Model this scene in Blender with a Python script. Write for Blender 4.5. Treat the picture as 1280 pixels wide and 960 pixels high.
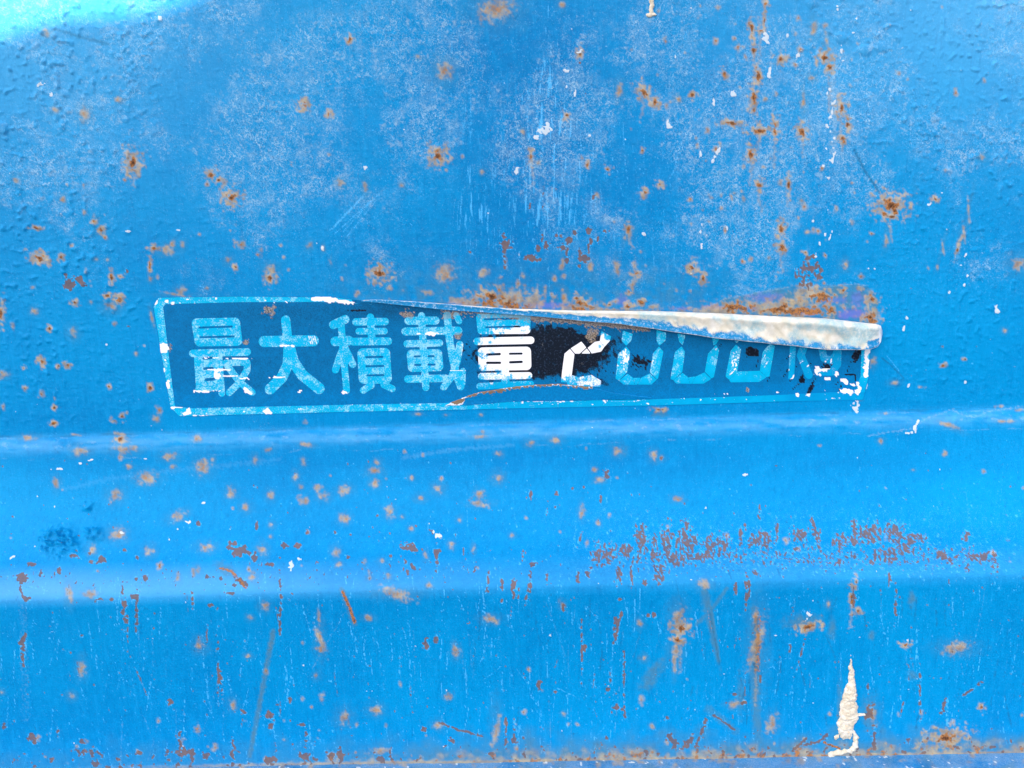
import bpy, math
import numpy as np
from mathutils import Matrix, Vector

for o in list(bpy.data.objects):
    bpy.data.objects.remove(o, do_unlink=True)
SC = bpy.context.scene
COL = SC.collection
RNG = np.random.default_rng(7)

# ------------------------------------------------------------------ camera
PITCH, ROLL, FPX, DIST = math.radians(15.0), math.radians(1.3), 967.0, 0.4835
fw = np.array([0, math.cos(PITCH), -math.sin(PITCH)])
r0 = np.array([1.0, 0, 0]); u0 = np.array([0, math.sin(PITCH), math.cos(PITCH)])
RT = math.cos(ROLL) * r0 - math.sin(ROLL) * u0
UP = math.sin(ROLL) * r0 + math.cos(ROLL) * u0
CAM = -fw * DIST
cd = bpy.data.cameras.new('camera'); cam = bpy.data.objects.new('camera', cd); COL.objects.link(cam)
m = Matrix.Identity(4)
for i in range(3):
    m[i][0], m[i][1], m[i][2], m[i][3] = RT[i], UP[i], -fw[i], CAM[i]
cam.matrix_world = m
cd.sensor_width = 36; cd.lens = 36 * FPX / 1280; cd.clip_start = 0.01; cd.clip_end = 200
SC.camera = cam

# ------------------------------------------------------------------ sky, sun, exposure
SUN_EL, SUN_AZ = math.radians(47), math.radians(-28)      # azimuth measured from the panel's outward normal, + to the right
toS = np.array([math.sin(SUN_AZ) * math.cos(SUN_EL), -math.cos(SUN_AZ) * math.cos(SUN_EL), math.sin(SUN_EL)])
W = bpy.data.worlds.new('World'); SC.world = W; W.use_nodes = True
wn = W.node_tree.nodes; wl = W.node_tree.links
sky = wn.new('ShaderNodeTexSky'); sky.sky_type = 'NISHITA'; sky.sun_disc = False
sky.sun_elevation = SUN_EL
sky.sun_rotation = math.atan2(toS[0], toS[1])
sky.air_density = 0.45; sky.dust_density = 3.0; sky.ozone_density = 0.2
wl.new(sky.outputs[0], wn['Background'].inputs[0]); wn['Background'].inputs[1].default_value = 0.15
sd = bpy.data.lights.new('sun', 'SUN'); sun = bpy.data.objects.new('sun', sd); COL.objects.link(sun)
sd.energy = 5.0; sd.angle = math.radians(0.53); sd.color = (1.0, 0.95, 0.88)
sun.rotation_euler = Vector(-toS).to_track_quat('-Z', 'Y').to_euler()
sun.location = tuple(toS * 3)
VS = SC.view_settings
VS.view_transform = 'Standard'; VS.look = 'None'; VS.gamma = 1.0; VS.use_curve_mapping = False
VS.exposure = 1.80
SC.cycles.use_denoising = True

# ------------------------------------------------------------------ helpers: photograph units to places on the truck
def rays(px, py):
    px = np.asarray(px, float); py = np.asarray(py, float)
    return fw + ((px - 640) / FPX)[..., None] * RT + ((480 - py) / FPX)[..., None] * UP
def at_out(px, py, out):
    d = rays(px, py); t = (-np.asarray(out) - CAM[1]) / d[..., 1]
    return CAM + d * t[..., None]
def to_px(P):
    v = P - CAM; z = v @ fw
    return 640 + FPX * (v @ RT) / z, 480 - FPX * (v @ UP) / z
def sstep(a, b, x):
    t = np.clip((x - a) / (b - a), 0, 1); return t * t * (3 - 2 * t)

# ------------------------------------------------------------------ noise
_perm = RNG.permutation(4096); _ang = RNG.random(4096) * 2 * np.pi
_gx, _gy = np.cos(_ang).astype(np.float32), np.sin(_ang).astype(np.float32)
def perlin(x, y, seed=0):
    x = x + 1000.37 + seed * 17.13; y = y + 1000.71 + seed * 31.7
    xi = np.floor(x).astype(np.int64); yi = np.floor(y).astype(np.int64)
    xf = (x - xi).astype(np.float32); yf = (y - yi).astype(np.float32)
    u = xf * xf * xf * (xf * (xf * 6 - 15) + 10); v = yf * yf * yf * (yf * (yf * 6 - 15) + 10)
    def g(a, b, dx, dy):
        h = _perm[(_perm[a & 4095] + b) & 4095]; return _gx[h] * dx + _gy[h] * dy
    n0 = g(xi, yi, xf, yf) * (1 - u) + g(xi + 1, yi, xf - 1, yf) * u
    n1 = g(xi, yi + 1, xf, yf - 1) * (1 - u) + g(xi + 1, yi + 1, xf - 1, yf - 1) * u
    return (n0 * (1 - v) + n1 * v) * 1.5
def fbm(x, y, s, seed=0, oc=4, gain=0.5, sy=None):
    r = 0; a = 1; t = 0; sy = sy or s
    for k in range(oc):
        r = r + a * perlin(x / s * 2 ** k, y / sy * 2 ** k, seed + k * 7); t += a; a *= gain
    return r / t

# ------------------------------------------------------------------ wear and painted-sheen layers, laid out on a 1-unit raster over the panel
X0, Y0, X1, Y1 = -140, -140, 1420, 1100
GX, GY = np.meshgrid(np.arange(X0, X1 + 1, dtype=np.float32), np.arange(Y0, Y1 + 1, dtype=np.float32))
def layer(): return np.zeros_like(GX)
EDGE = fbm(GX, GY, 7, 3, 3)                 # shared ragged-edge noise
EDGE2 = fbm(GX, GY, 3.2, 9, 2)
def win(x, y, r):
    a = int(max(0, x - r - X0)); b = int(min(GX.shape[1], x + r - X0 + 1))
    c = int(max(0, y - r - Y0)); d = int(min(GX.shape[0], y + r - Y0 + 1))
    return slice(c, max(c, d)), slice(a, max(a, b))
def blob(L, x, y, rx, ry, s=1.0, soft=0.5, rag=0.7, ang=0):
    W_ = win(x, y, 2.6 * max(rx, ry) + 4)
    gx, gy = GX[W_] - x, GY[W_] - y
    if gx.size == 0: return
    c, sn = math.cos(math.radians(ang)), math.sin(math.radians(ang))
    u = (gx * c + gy * sn) / rx; v = (-gx * sn + gy * c) / ry
    d = np.sqrt(u * u + v * v) + rag * (EDGE[W_] + 0.6 * EDGE2[W_])
    val = s * sstep(1 + soft, 1 - soft, d)
    L[W_] = np.maximum(L[W_], val)
def stroke(L, pts, w, s=1.0, rag=0.5):
    p = np.array(pts, float)
    for (ax, ay), (bx, by) in zip(p[:-1], p[1:]):
        W_ = win((ax + bx) / 2, (ay + by) / 2, math.hypot(bx - ax, by - ay) / 2 + 3 * w + 3)
        gx, gy = GX[W_], GY[W_]
        if gx.size == 0: continue
        dx, dy = bx - ax, by - ay; t = np.clip(((gx - ax) * dx + (gy - ay) * dy) / (dx * dx + dy * dy + 1e-6), 0, 1)
        d = np.hypot(gx - ax - t * dx, gy - ay - t * dy) / w + rag * EDGE2[W_] * 1.5
        L[W_] = np.maximum(L[W_], s * sstep(1.4, 0.5, d))

sheen_chalk_ = layer(); pit = layer()
rust, halo, primer, white, olive, chalk, purple, lite, dark = [layer() for _ in range(9)]
def spots(kind, ox, oy, sc, data):
    for t in data:
        x, y = ox + t[0] / sc, oy + t[1] / sc
        rx = t[2] / sc; ry = (t[3] if len(t) > 3 else t[2]) / sc; ang = t[4] if len(t) > 4 else 0
        rx = max(rx, 1.2); ry = max(ry, 1.2)
        if kind == 'r':
            q = RNG.uniform(.8, 1.12); rx *= q; ry *= q      # weeping rust: pale tan ring, orange-brown core
            blob(halo, x, y, rx * 1.15, ry * 1.15, 0.95, 0.40, 1.7, ang); blob(rust, x, y, rx * .55, ry * .55, 1, 0.5, 1.4, ang); blob(pit, x, y, max(rx * .2, .9), max(ry * .2, .9), .9, .5, 1.2, ang)
        elif kind == 't':    # soft tan stain
            q = RNG.uniform(.75, 1.1); blob(halo, x, y, rx * .85 * q, ry * .85 * q, 0.85, 0.65, 1.3, ang + RNG.uniform(-25, 25)); blob(rust, x, y, rx * .6 * q, ry * .6 * q, .62, .9, 1.2, ang)
            blob(olive, x, y, rx * 1.7, ry * 1.6, 0.4, 0.9, 0.6, ang)
        elif kind == 'p':    # paint chipped to the red-brown primer
            long_ = max(rx, ry) / min(rx, ry) > 2.6
            blob(primer, x, y, rx * (.65 if long_ else 1.05), ry * 1.05, 1, 0.22, 2.4 if long_ else 1.5, ang)
        elif kind == 'w':
            blob(white, x, y, rx * .82, ry * .85, .95, 0.4, 2.0, ang)
        elif kind == 'o':
            blob(olive, x, y, rx, ry, .8, .8, .9, ang)
S = 2.977
# upper panel
spots('r', 0, 0, S, [(495,605,26,42),(1132,390,20),(1225,425,14),(785,650,15),(815,672,12),(860,735,26),(378,860,10,18),(895,910,12),(350,820,8,12)])
spots('t', 0, 0, S, [(315,425,16,22),(60,670,12),(235,740,10),(175,120,12),(1265,680,12),(205,410,10),(440,370,10)])
spots('r', 425, 0, S, [(35,145,13,16),(365,580,27,28),(893,200,11,18),(1130,345,22,32,-30),(1172,380,20),(845,430,11),(920,615,7,16),(995,630,13),(1190,685,13),(1135,718,14),(1125,560,9),(710,585,9,28)])
spots('t', 425, 0, S, [(580,35,60,40),(390,265,30,32),(290,210,9),(1040,335,11,26),(1260,370,11),(955,725,8,15),(740,605,8),(530,640,8),(95,700,9,25),(825,20,12),(230,690,8),(680,490,8,14),(1075,860,12,24)])
spots('p', 425, 0, S, [(705,760,4,18),(755,750,4,16),(893,235,5,8),(945,735,5,10)])
spots('r', 850, 0, S, [(315,15,12),(268,110,8,36),(300,112,10,10),(275,185,10,24),(290,285,12,30),(275,358,14,36),(275,412,9,18),(375,220,18,16,-30),(165,275,13,18),(540,215,24,22),(560,252,18,20),(600,400,19,34),(622,460,10,24),(605,515,14,20),(45,355,12),(195,460,50,12,8),(300,485,36,16),(355,475,14,48),(265,575,16,28),(455,490,17,24),(295,690,14,18),(405,690,7,34),(375,855,14,32),(378,920,14),(785,765,48,36),(800,785,22),(765,795,16),(950,740,13),(315,80,6,30)])
spots('t', 850, 0, S, [(495,105,10,26),(490,290,10),(460,375,8,30),(320,370,8),(1125,585,12),(770,890,5,22),(235,735,6,14),(200,720,8),(455,745,8,10),(545,150,6,30),(1045,890,6,36,12),(1075,790,3,60,10)])
T = 5.3333
spots('r', 0, 270, T, [(240,78,34,14,8),(270,280,52,34,25),(410,275,16,20),(475,195,16,10),(1025,215,40,26),(1000,330,14,44),(500,575,22,20),(805,400,18,13),(715,530,18,18),(790,555,32,24),(5,650,24,66),(335,750,22,18),(745,410,16,34)])
spots('t', 0, 270, T, [(640,35,14,24),(680,100,22,30),(1110,225,45,28),(1150,190,14,26),(1215,190,16,18),(490,780,24,34,-20),(745,600,40,34),(230,635,20),(1015,690,8,45,-12),(1205,500,24,22),(645,290,12),(605,575,11),(1005,420,14,16),(715,290,12),(1180,525,80,7)])
spots('p', 0, 270, T, [(465,455,30,36),(440,410,10,24),(535,430,22,40,-35),(845,370,7,10),(850,735,14,6)])
spots('r', 200, 270, 4.267, [(590,330,32,36),(1170,305,38,38),(405,272,11,16),(645,155,8)])
spots('t', 200, 270, 4.267, [(430,150,12,16),(365,235,16,18),(115,395,20,16),(800,155,16),(910,245,6,20),(870,170,8,16),(590,280,30,20),(250,385,8)])
spots('p', 480, 280, 4.267, [(650,110,24,42),(648,215,9,24),(790,185,36,18),(845,85,8,30),(862,115,16,18),(828,128,12,14),(918,65,8,10),(945,70,9),(960,122,44,16,-38),(985,90,20,12),(1090,32,14,18),(1140,82,8,34),(1103,90,9,20),(1070,180,34,18,-20),(1042,170,10,34),(1092,140,9,28),(972,170,12,40),(1015,50,8,14),(1180,40,8),(1200,38,6),(460,150,12,5,50)])
spots('t', 480, 280, 4.267, [(325,265,48,46),(1098,225,15,26),(1240,235,14,36),(235,365,34,12),(530,260,25),(950,215,14,40),(740,280,16)])
spots('r', 480, 280, 4.267, [(580,392,72,36,12),(655,425,50,18),(1045,425,40,26),(1030,395,20,20),(1205,430,30,12)])
spots('t', 480, 280, 4.267, [(690,395,80,50),(960,400,16,36),(420,420,80,10),(1180,455,90,8)])
spots('r', 760, 270, 3.5556, [(770,60,17,30),(770,138,20,20),(375,232,22,24),(422,278,13,22),(90,60,12,20),(125,255,20,12),(95,335,14),(145,385,18),(90,402,17,16),(540,405,40,24),(760,415,96,22),(790,400,30,26),(950,352,36,20),(988,412,18,36),(1045,330,12,18),(1120,320,14,10),(1170,372,28,22),(1165,450,34,20),(875,160,13,10),(965,175,6,10)])
spots('t', 760, 270, 3.5556, [(40,225,11,30),(110,300,14,28),(850,365,40,34),(885,70,9),(200,405,20,10),(715,185,8),(75,95,8,14)])
for k in range(60):   # the fine red specks above the peeled corner
    a, r = RNG.random() * 6.28, RNG.random() ** .6
    spots('p', 760, 270, 3.5556, [(890 + 60 * r * math.cos(a), 250 + 75 * r * math.sin(a), 3 + 5 * RNG.random(), 3 + 8 * RNG.random())])
spots('r', 1040, 270, T, [(400,5,66,12),(265,120,14,8),(838,225,9,48,14),(740,870,0.1)])
spots('t', 1040, 270, T, [(360,180,14,36,15),(880,110,5,60,14),(1240,320,42,44),(90,325,22,26),(740,200,3,60,14),(705,340,5,14),(1150,765,14)])
spots('r', 0, 430, T, [(280,115,24,22,30),(395,145,13,18),(455,138,22,14),(155,158,18,12),(165,295,18,12),(728,282,14),(1005,290,24,22),(365,422,15,12),(360,525,24,14),(818,485,15,20),(768,505,18,14),(805,635,34,18)])
spots('t', 0, 430, T, [(1040,500,18,24),(200,628,36,16),(540,712,42,28),(820,705,50,24),(895,700,28,22),(1135,750,42,26),(975,890,54,34),(1155,820,16),(380,920,20,22),(25,205,28,18),(865,815,16),(510,605,30,6),(800,600,44,12),(905,65,12)])
spots('r', 1040, 430, T, [(740,145,20,16),(600,287,24,5),(890,103,14,7),(1125,420,18,8)])
spots('t', 1040, 430, T, [(420,260,26,14),(780,540,60,16,28),(1160,515,50,8),(325,645,16),(350,465,18,8),(185,365,12,10),(270,120,16,30),(755,730,14),(540,838,14,6),(1250,440,30,8)])
spots('w', 1040, 430, T, [(515,275,12,14),(525,590,34,16,-20),(560,545,26,14,-40),(575,520,12,16),(430,328,6),(170,415,14,30),(210,315,14,34,25),(80,260,38,9,25),(110,300,20,26),(80,320,36,7),(140,195,45,6),(890,255,7,12),(500,680-850+850,0.1)])
# below the seam
spots('t', 0, 500, S, [(455,145,22,16),(300,190,22,13),(630,210,20,13),(755,250,22,24),(545,292,28,18),(430,355,22,20,-30),(210,310,10,20),(580,70,10,12),(105,140,26,9),(660,432,25,13,-20),(440,500,26,20),(555,562,15,18,30),(345,560,14,18),(765,548,26,15),(860,345,14,16),(915,400,14),(1005,355,12,14),(950,220,10,14),(1000,187,12,9),(1100,285,10,14),(1130,232,8,12),(1180,330,12,10),(1205,358,18,13),(1135,375,10,12),(1140,165,18,9),(975,560,16,20),(735,143,15,12),(1250,565,12,16),(1260,610,10),(1120,323,8),(660,658,9,15),(260,715,9,20),(330,720,18,10),(1275,340,14),(1270,440,10,14),(985,768,14),(740,910,14,18),(930,810,8),(1185,820,5,22),(1190,928,14,10),(480,245,12,6),(645,250,8),(790,220,9),(1010,465,9),(1005,508,6),(940,655,14,16),(720,640,8,14),(735,630,8,14)])
spots('p', 0, 500, S, [(280,577,22,8),(340,600,9,6),(375,597,14,10,-30),(115,612,12,6),(220,635,7,14,25),(150,648,9),(80,663,15,18),(78,705,7,26),(95,738,18,8),(890,560,28,17),(872,535,8,8),(910,548,10,8),(940,582,12,18),(1055,538,12,10),(1103,538,10),(855,532,9,8),(465,560,6),(1245,490,6),(955,470,5,14),(1000,610,25,4),(905,682,12,20,-35),(875,690,7),(860,720,13,6),(500,732,14,15),(460,775,7,36),(785,765,10,8),(715,740,5,20),(370,740,12,7),(1045,745,3,36),(85,898,13,18),(80,940,5),(735,462,7,9),(1140,492,6),(820,660,7),(770,655,7),(540,660,8,12),(505,665,6),(1085,718,6),(415,745,7),(685,720,5),(640,575,4),(1180,600,6),(510,585,5),(335,570,5),(510,800,3,60),(475,850,3,40),(770,860,4,30),(805,930,4),(305,875,5,3)])
stroke(rust, [(275,710),(287,713),(297,722),(307,735)], 2.2, .8); blob(olive, 283, 712, 14, 6, .8, .8, .8, 30)
spots('t', 425, 500, S, [(1035,190,18,16),(1168,205,14,16),(800,148,18,13),(710,162,14,11),(530,118,8),(520,137,20,7),(588,290,16),(365,332,16),(300,365,14,10),(520,385,26,11),(518,352,14),(590,200,12,9),(185,418,14,18),(18,335,18,14),(20,440,14),(128,265,20,14),(130,310,14),(140,232,10),(640,505,8),(415,540,10,12),(155,600,10,10),(318,580,8,16),(110,662,9),(180,655,8,10),(945,260,9),(960,458,9),(1115,830,10,14),(425,930,8,20),(1255,368,16,10),(900,415,9,20),(495,555,6,14),(445,445,8),(265,290,8),(230,435,7),(265,478,8),(1195,215,9),(965,298,16,9),(90,605,7,10),(330,690,10),(100,810,12,8),(560,815,24,12),(210,720,50,16)])
spots('p', 425, 500, S, [(262,550,32,13,6),(990,275,14,10,-30),(1000,288,8,10),(810,345,8,12),(970,365,5,14),(360,592,7,34),(360,560,10,8),(645,690,9,22),(605,700,4,26),(665,720,4,16),(550,690,4,26,15),(770,660,5,26),(700,700,4,36,10),(830,760,6,20),(885,655,7,22),(1030,825,9,14),(1020,860,5,30),(1045,800,6,12,20),(320,905,9,14),(355,890,6),(500,635,4,16,20),(505,690,4),(1195,215,7,6),(710,352,5,14),(890,520,4,20,20),(270,620,8,10),(250,635,5,10),(345,490,7,8),(1170,800,6),(770,420,4,12),(800,400,4,10),(865,328,4),(908,322,5,6),(460,570,4,20),(430,500,3,10),(680,580,4,20),(720,610,8,10),(560,560,12,3,-25),(245,600,6,8),(190,580,5),(30,585,6),(85,605,5),(140,430,5),(1150,800,5),(1040,740,8,5,-30),(935,620,7,22,15),(920,650,8,14)])
stroke(rust, [(428,740),(436,758),(443,778)], 2.4, .9); stroke(olive, [(427,737),(443,780)], 3.6, .7)
spots('r', 425, 500, S, [(1190,35,20,7)]); spots('t', 425, 500, S, [(290,52,15,5),(395,55,8,4),(525,55,6,6)]); spots('o', 425, 500, S, [(1190,50,30,12)])
# the long scrape along the shoulder
sb = layer(); shp = layer()
for t in [(960,575,22,40),(1000,570,28,35),(1060,560,34,24),(1120,520,22,55),(1170,560,14,55),(1215,520,26,50),(1190,640,20,45),(1240,590,36,30),(1085,650,6,45),(1040,645,12,35),(1135,680,10,12),(1275,520,20,55)]: blob(shp, 425 + t[0] / S, 500 + t[1] / S, t[2] / S * 1.2, t[3] / S * 1.2, 1, .7, .5)
for t in [(25,530,40,45),(110,540,26,40),(160,545,26,40),(70,585,70,14),(300,520,46,36),(360,480,8,30),(225,520,9,40),(445,505,38,30),(500,480,10,50,-12),(515,510,8,40),(600,525,34,24),(650,500,14,66),(710,495,46,38),(800,492,36,36),(870,515,44,20),(780,570,46,30),(840,550,40,22),(970,570,18,20),(1065,505,13,26),(1110,585,60,20),(1170,600,14,40),(1000,590,24,12),(595,590,7,40),(280,645,14,12),(205,700,7,24),(255,725,7,26),(780,655,5,44),(645,745,9,42),(10,600,10,14),(240,460,6,26),(295,415,8,26),(20,465,14,20),(725,580,12,16),(1070,625,8,16)]:
    blob(shp, 850 + t[0] / S, 500 + t[1] / S, t[2] / S * 1.2, t[3] / S * 1.2, 1, .7, .5, t[4] if len(t) > 4 else 0)
vst = fbm(GX, GY, 3.0, 41, 3, .6, sy=9); vst2 = fbm(GX, GY, 1.8, 45, 2, .6, sy=5)
vst3 = fbm(GX, GY, 1.6, 47, 2, .7, sy=2.6)
primer = np.maximum(primer, sstep(.30, .66, shp * .70 + vst * .74 + vst2 * .50 + vst3 * .34 - .10) * (shp > .02))
band = np.exp(-((GY - (700 - .012 * (GX - 640))) / 26) ** 2) * sstep(720, 800, GX) * sstep(1270, 1200, GX)
primer = np.maximum(primer, .95 * sstep(.50, .60, band * .44 + vst * .62 + vst2 * .45 + vst3 * .2))
band2 = np.exp(-((GY - (712 - .02 * (GX - 640))) / 24) ** 2) * sstep(640, 560, GX) + .8 * np.exp(-((GY - 705) / 30) ** 2) * sstep(560, 640, GX) * sstep(820, 740, GX)
primer = np.maximum(primer, .9 * sstep(.55, .64, band2 * .36 + vst * .62 + vst2 * .35))
# lower face
spots('o', 640, 720, 2, [(485,60,10,40,-10),(500,150,5,60,-14),(350,250,14,40,35),(610,250,10,140),(730,115,40,16),(800,130,8,20),(895,345,18,36),(320,205,5),(1000,60,8,14),(1000,250,10),(820,330,6,60),(570,300,8,40),(900,150,8)])
spots('r', 640, 720, 2, [(422,130,18,16),(415,158,18,12),(740,126,22,10,-10),(850,55,6,34),(865,88,8),(985,172,12,7),(1175,328,9),(1085,405,44,20,-10),(860,15,4,20)])
spots('t', 640, 720, 2, [(410,185,12,22),(415,100,14,26),(405,215,5,24),(612,165,15,70),(608,100,8,20),(480,20,14,10),(320,115,6,9),(330,205,6,7),(1110,180,30,12),(350,375,6),(125,70,6,8),(790,70,5,8),(130,345,5,5),(1035,410,12,16),(900,345,12,24),(555,320,12,8),(650,370,12,20)])
stroke(dark, [(945,772),(946,800),(944,838)], 2.4, .9, .9); stroke(rust, [(949,770),(947,840)], 2.6, .7, 1.2); stroke(olive, [(943,760),(942,845),(948,920)], 5, .7)
stroke(olive, [(880,733),(888,760),(898,825)], 2.2, .8); stroke(olive, [(908,735),(886,765),(870,780)], 2.2, .6); stroke(rust, [(884,760),(889,790)], 1.6, .5)
stroke(dark, [(887,765),(899,830)], .8, .5, .9)
stroke(primer, [(769,799),(774,775),(777,765)], 2.0, .9, .9); stroke(primer, [(892,893),(905,902),(918,912)], 1.6, .8, 1.2); stroke(olive, [(885,886),(920,914)], 5, .5)
spots('p', 640, 720, 2, [(175,200,3,40),(180,180,5,9),(240,285,5,4),(110,290,8,4),(68,272,5,12),(235,405,4),(5,380,4,16),(5,410,6),(30,405,5),(265,330,10,8,-40),(282,350,4,8),(390,355,5,4),(355,97,5,5),(342,100,4,4),(895,340,8,18,10),(905,415,6,28),(1075,335,5,16,20),(960,70,4,40),(1020,290,3,40),(280,250,3,50),(245,250,3,20),(555,295,6,4),(580,315,8,4,-35),(620,255,3,9),(585,40,4,30),(590,20,4,10),(470,395,5,30,20),(440,415,8,16,40),(400,410,8,18,-40),(695,180,3,14),(720,200,3,30,15),(300,15,4,8),(45,30,5,20),(5,40,4,16),(1140,290,40,3,-35),(890,280,3,14)])
stroke(primer, [(1005,931),(1022,928),(1035,918)], 1.8, 1, 1.0); stroke(primer, [(992,937),(1008,924)], 1.8, .9, 1.2); stroke(rust, [(1030,928),(1050,936)], 1.6, 1, .8)
spots('p', 0, 720, 2, [(310,85,6,28),(340,100,3,45),(60,160,10,12),(57,200,6,20),(675,350,9,9),(675,375,5,8),(10,375,5,9),(80,405,9,12),(145,388,4),(220,440,34,8,5),(205,415,6),(450,425,6,26),(465,440,12,8,20),(480,440,8),(515,450,7),(580,445,6,24),(675,462,14,8),(765,415,5,14),(760,455,12),(830,455,7,12),(1060,380,6,6),(1130,410,7,5),(1265,385,4,28),(1090,160,6,10,20),(1065,170,7,12),(550,255,5,14),(555,270,3,30),(425,310,5,9),(300,240,3),(605,340,9,4,40),(725,310,4,6),(755,372,7,4),(480,65,4,14),(525,75,6,5),(700,90,3,60),(545,240,2,60),(305,60,4,40),(350,440,6),(430,440,14,5),(240,470,10,5),(300,458,8,4),(690,430,4,12),(850,450,8,14),(955,460,10,8),(1255,25,5,22),(1220,10,5,18)])
spots('t', 0, 720, 2, [(500,175,12,12),(800,160,7,30),(803,188,10,9),(205,230,9,18),(582,322,8,11),(860,355,14,16),(940,335,13,12),(920,105,10,6),(230,45,12,8),(175,45,8,20),(660,75,8,9),(625,105,6),(1140,190,8,12),(790,250,7),(620,200,7,5),(710,410,5),(5,290,5),(180,298,8),(830,458,16,18),(950,440,30,10),(1095,372,10,9),(1240,390,9,45),(1120,300,8,7)])
stroke(olive, [(341,790),(330,850),(312,945)], 3, .9); stroke(rust, [(338,800),(322,890)], 1.2, .45, 1.2)
stroke(primer, [(1098/2,720+366/2),(1150/2,720+385/2),(1205/2,720+400/2)], 1.6, .8, 1.2)
# dirt gathered in the corner above the rail
cy = 953 - (GX - 640) * .0165
dn = fbm(GX, GY, 26, 51, 4) ; gat = sstep(44, 0, cy - GY + 26 * dn)
gat *= .35 + .65 * sstep(250, 700, GX + 80 * fbm(GX, GY, 60, 55, 2)); gat[GY > cy + 12] *= .2
olive = np.maximum(olive, 1.0 * gat)
rust = np.maximum(rust, .8 * sstep(.42, .70, gat * .5 + .55 * fbm(GX, GY, 9, 57, 3)) * sstep(30, 8, cy - GY))
halo = np.maximum(halo, .8 * sstep(.35, .7, gat * .55 + .5 * fbm(GX, GY, 14, 61, 3)) * sstep(26, 4, cy - GY))
primer = np.maximum(primer, sstep(.36, .46, .22 * sstep(48, 4, cy - GY) + .62 * fbm(GX, GY, 8, 63, 3) ) * (cy - GY > -2) * sstep(60, 30, cy - GY))
halo = np.maximum(halo, .8 * sstep(3.4, 1.0, np.abs(GY - cy + 1.5 + 2 * EDGE)) * sstep(60, 420, GX + 90 * EDGE))
for k in range(330):   # pin-head rust pits, thickest at the upper right, above the label and along the foot
    z_ = RNG.random()
    if z_ < .34: x, y = RNG.normal(960, 110), RNG.uniform(0, 345)
    elif z_ < .52: x, y = RNG.uniform(420, 1090), 385 - abs(RNG.normal(0, 26))
    elif z_ < .62: x, y = RNG.uniform(-60, 1340), RNG.uniform(550, 720)
    elif z_ < .88: x, y = RNG.uniform(-60, 1340), 950 - abs(RNG.normal(0, 45))
    else: x, y = RNG.uniform(-60, 420), RNG.uniform(180, 540)
    r = .7 + 1.5 * RNG.random() ** 2
    blob(halo, x, y, r * 1.5, r * RNG.uniform(1.2, 2.4), .75, .6, 1.4); blob(rust, x, y, r * .8, r, .8, .6, 1.2)
for x, y, l in [(941,40,100),(948,20,60),(946,150,60),(968,165,45),(1035,80,60),(1052,140,50),(977,290,50),(986,215,50),(949,225,40),(1003,165,30),(939,190,40),(803,120,26),(664,200,30),(1114,262,40),(632,305,30),(785,285,25),(166,210,24),(1064,735,50),(945,760,120),(850,780,60)]:
    stroke(halo, [(x + RNG.normal(0, 1), y), (x + RNG.normal(0, 1.5), y + l * .5), (x + RNG.normal(0, 2), y + l)], 1.3, .42, 2.0)
# white flecks, drips of old sealant
spots('w', 425, 0, S, [(750,490,26,16,-30),(730,510,10,10),(770,478,16,16),(1222,462,11,12),(860,108,5,9),(840,262,10,8),(893,190,8,8),(1250,210,4,10),(1243,232,4),(1245,285,4,8),(845,325,4,6),(875,350,3,14),(925,505,8,6),(95,625,6,8),(122,678,5,6),(1130,870,6),(655,635,10,14),(8,880,4)])
spots('w', 0, 0, S, [(595,68,8),(190,352,9),(1142,635,5),(1200,922,6,8),(475,860,12,6),(665,858,8,5),(155,315,12,8),(455,478,6)])
spots('w', 850, 0, S, [(440,205,14,6,-50),(330,275,8,22,10),(400,130,5,8),(655,65,4,9),(605,225,10,5),(200,350,9,10),(125,375,5,14),(140,565,16,6,-60),(120,600,6,8),(75,570,6,14),(930,760,10,5,-20),(600,195,4,24),(585,20,4,20),(640,125,8,4,-40),(825,180,4),(320,140,14,20)])
for yy in np.linspace(112, 225, 46):
    x = 1040 + 3 * math.sin(yy / 9) + RNG.normal(0, 3.2) - (yy > 180) * 4
    blob(white, x, yy, .6 + 1.2 * RNG.random(), .8 + 2 * RNG.random(), .85, .4, 1.6)
stroke(chalk, [(1041,92),(1041,125),(1044,150),(1040,190)], 4, .9, .9)
spots('w', 760, 270, 3.5556, [(410,70,4,14),(415,45,3,12),(438,82,6,4),(155,78,6),(415,135,4,14),(910,20,4,14),(940,120,4,20),(965,80,4,12),(990,85,4,18,20),(925,170,4,12),(528,55,3,8),(165,82,5)])
spots('w', 200, 270, 4.267, [(840,148,8,5),(975,112,5),(95,78,9),(672,242,4),(910,250,5,8)])
spots('w', 1040, 270, T, [(500,680,10,14),(480,745,8,22,20),(740,125,10,6,-40),(765,90,6),(895,258,5,14,30),(880,360,10,7),(860,330,8,6),(885,460,6,14,25),(785,508,8,4),(905,400,4,10),(1100,630,16,30),(240,348,16,4),(285,352,4),(1050,820,10,5)])
spots('w', 0, 430, T, [(600,775,26,7,-18),(540,793,14,5,-18),(380,832,34,7),(410,785,7),(970,762,12,7),(655,660,6),(710,5,10,8)])
spots('w', 0, 500, S, [(700,457,11,7),(545,217,7,4),(455,495,10,4),(45,585,7,4,-30),(760,383,8,3),(1085,610,10,14),(1110,590,6),(205,398,4)])
spots('w', 425, 500, S, [(363,503,10,9),(780,875,4),(350,490,5,8)]); spots('w', 850, 500, S, [(480,795,9,12),(470,815,8,7),(848,900,7),(235,278,14,3),(355,875,5),(650,40-10,9,18)])
spots('w', 640, 720, 2, [(740,95,7,8),(735,108,4,6),(990,162,5,4)])
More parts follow.
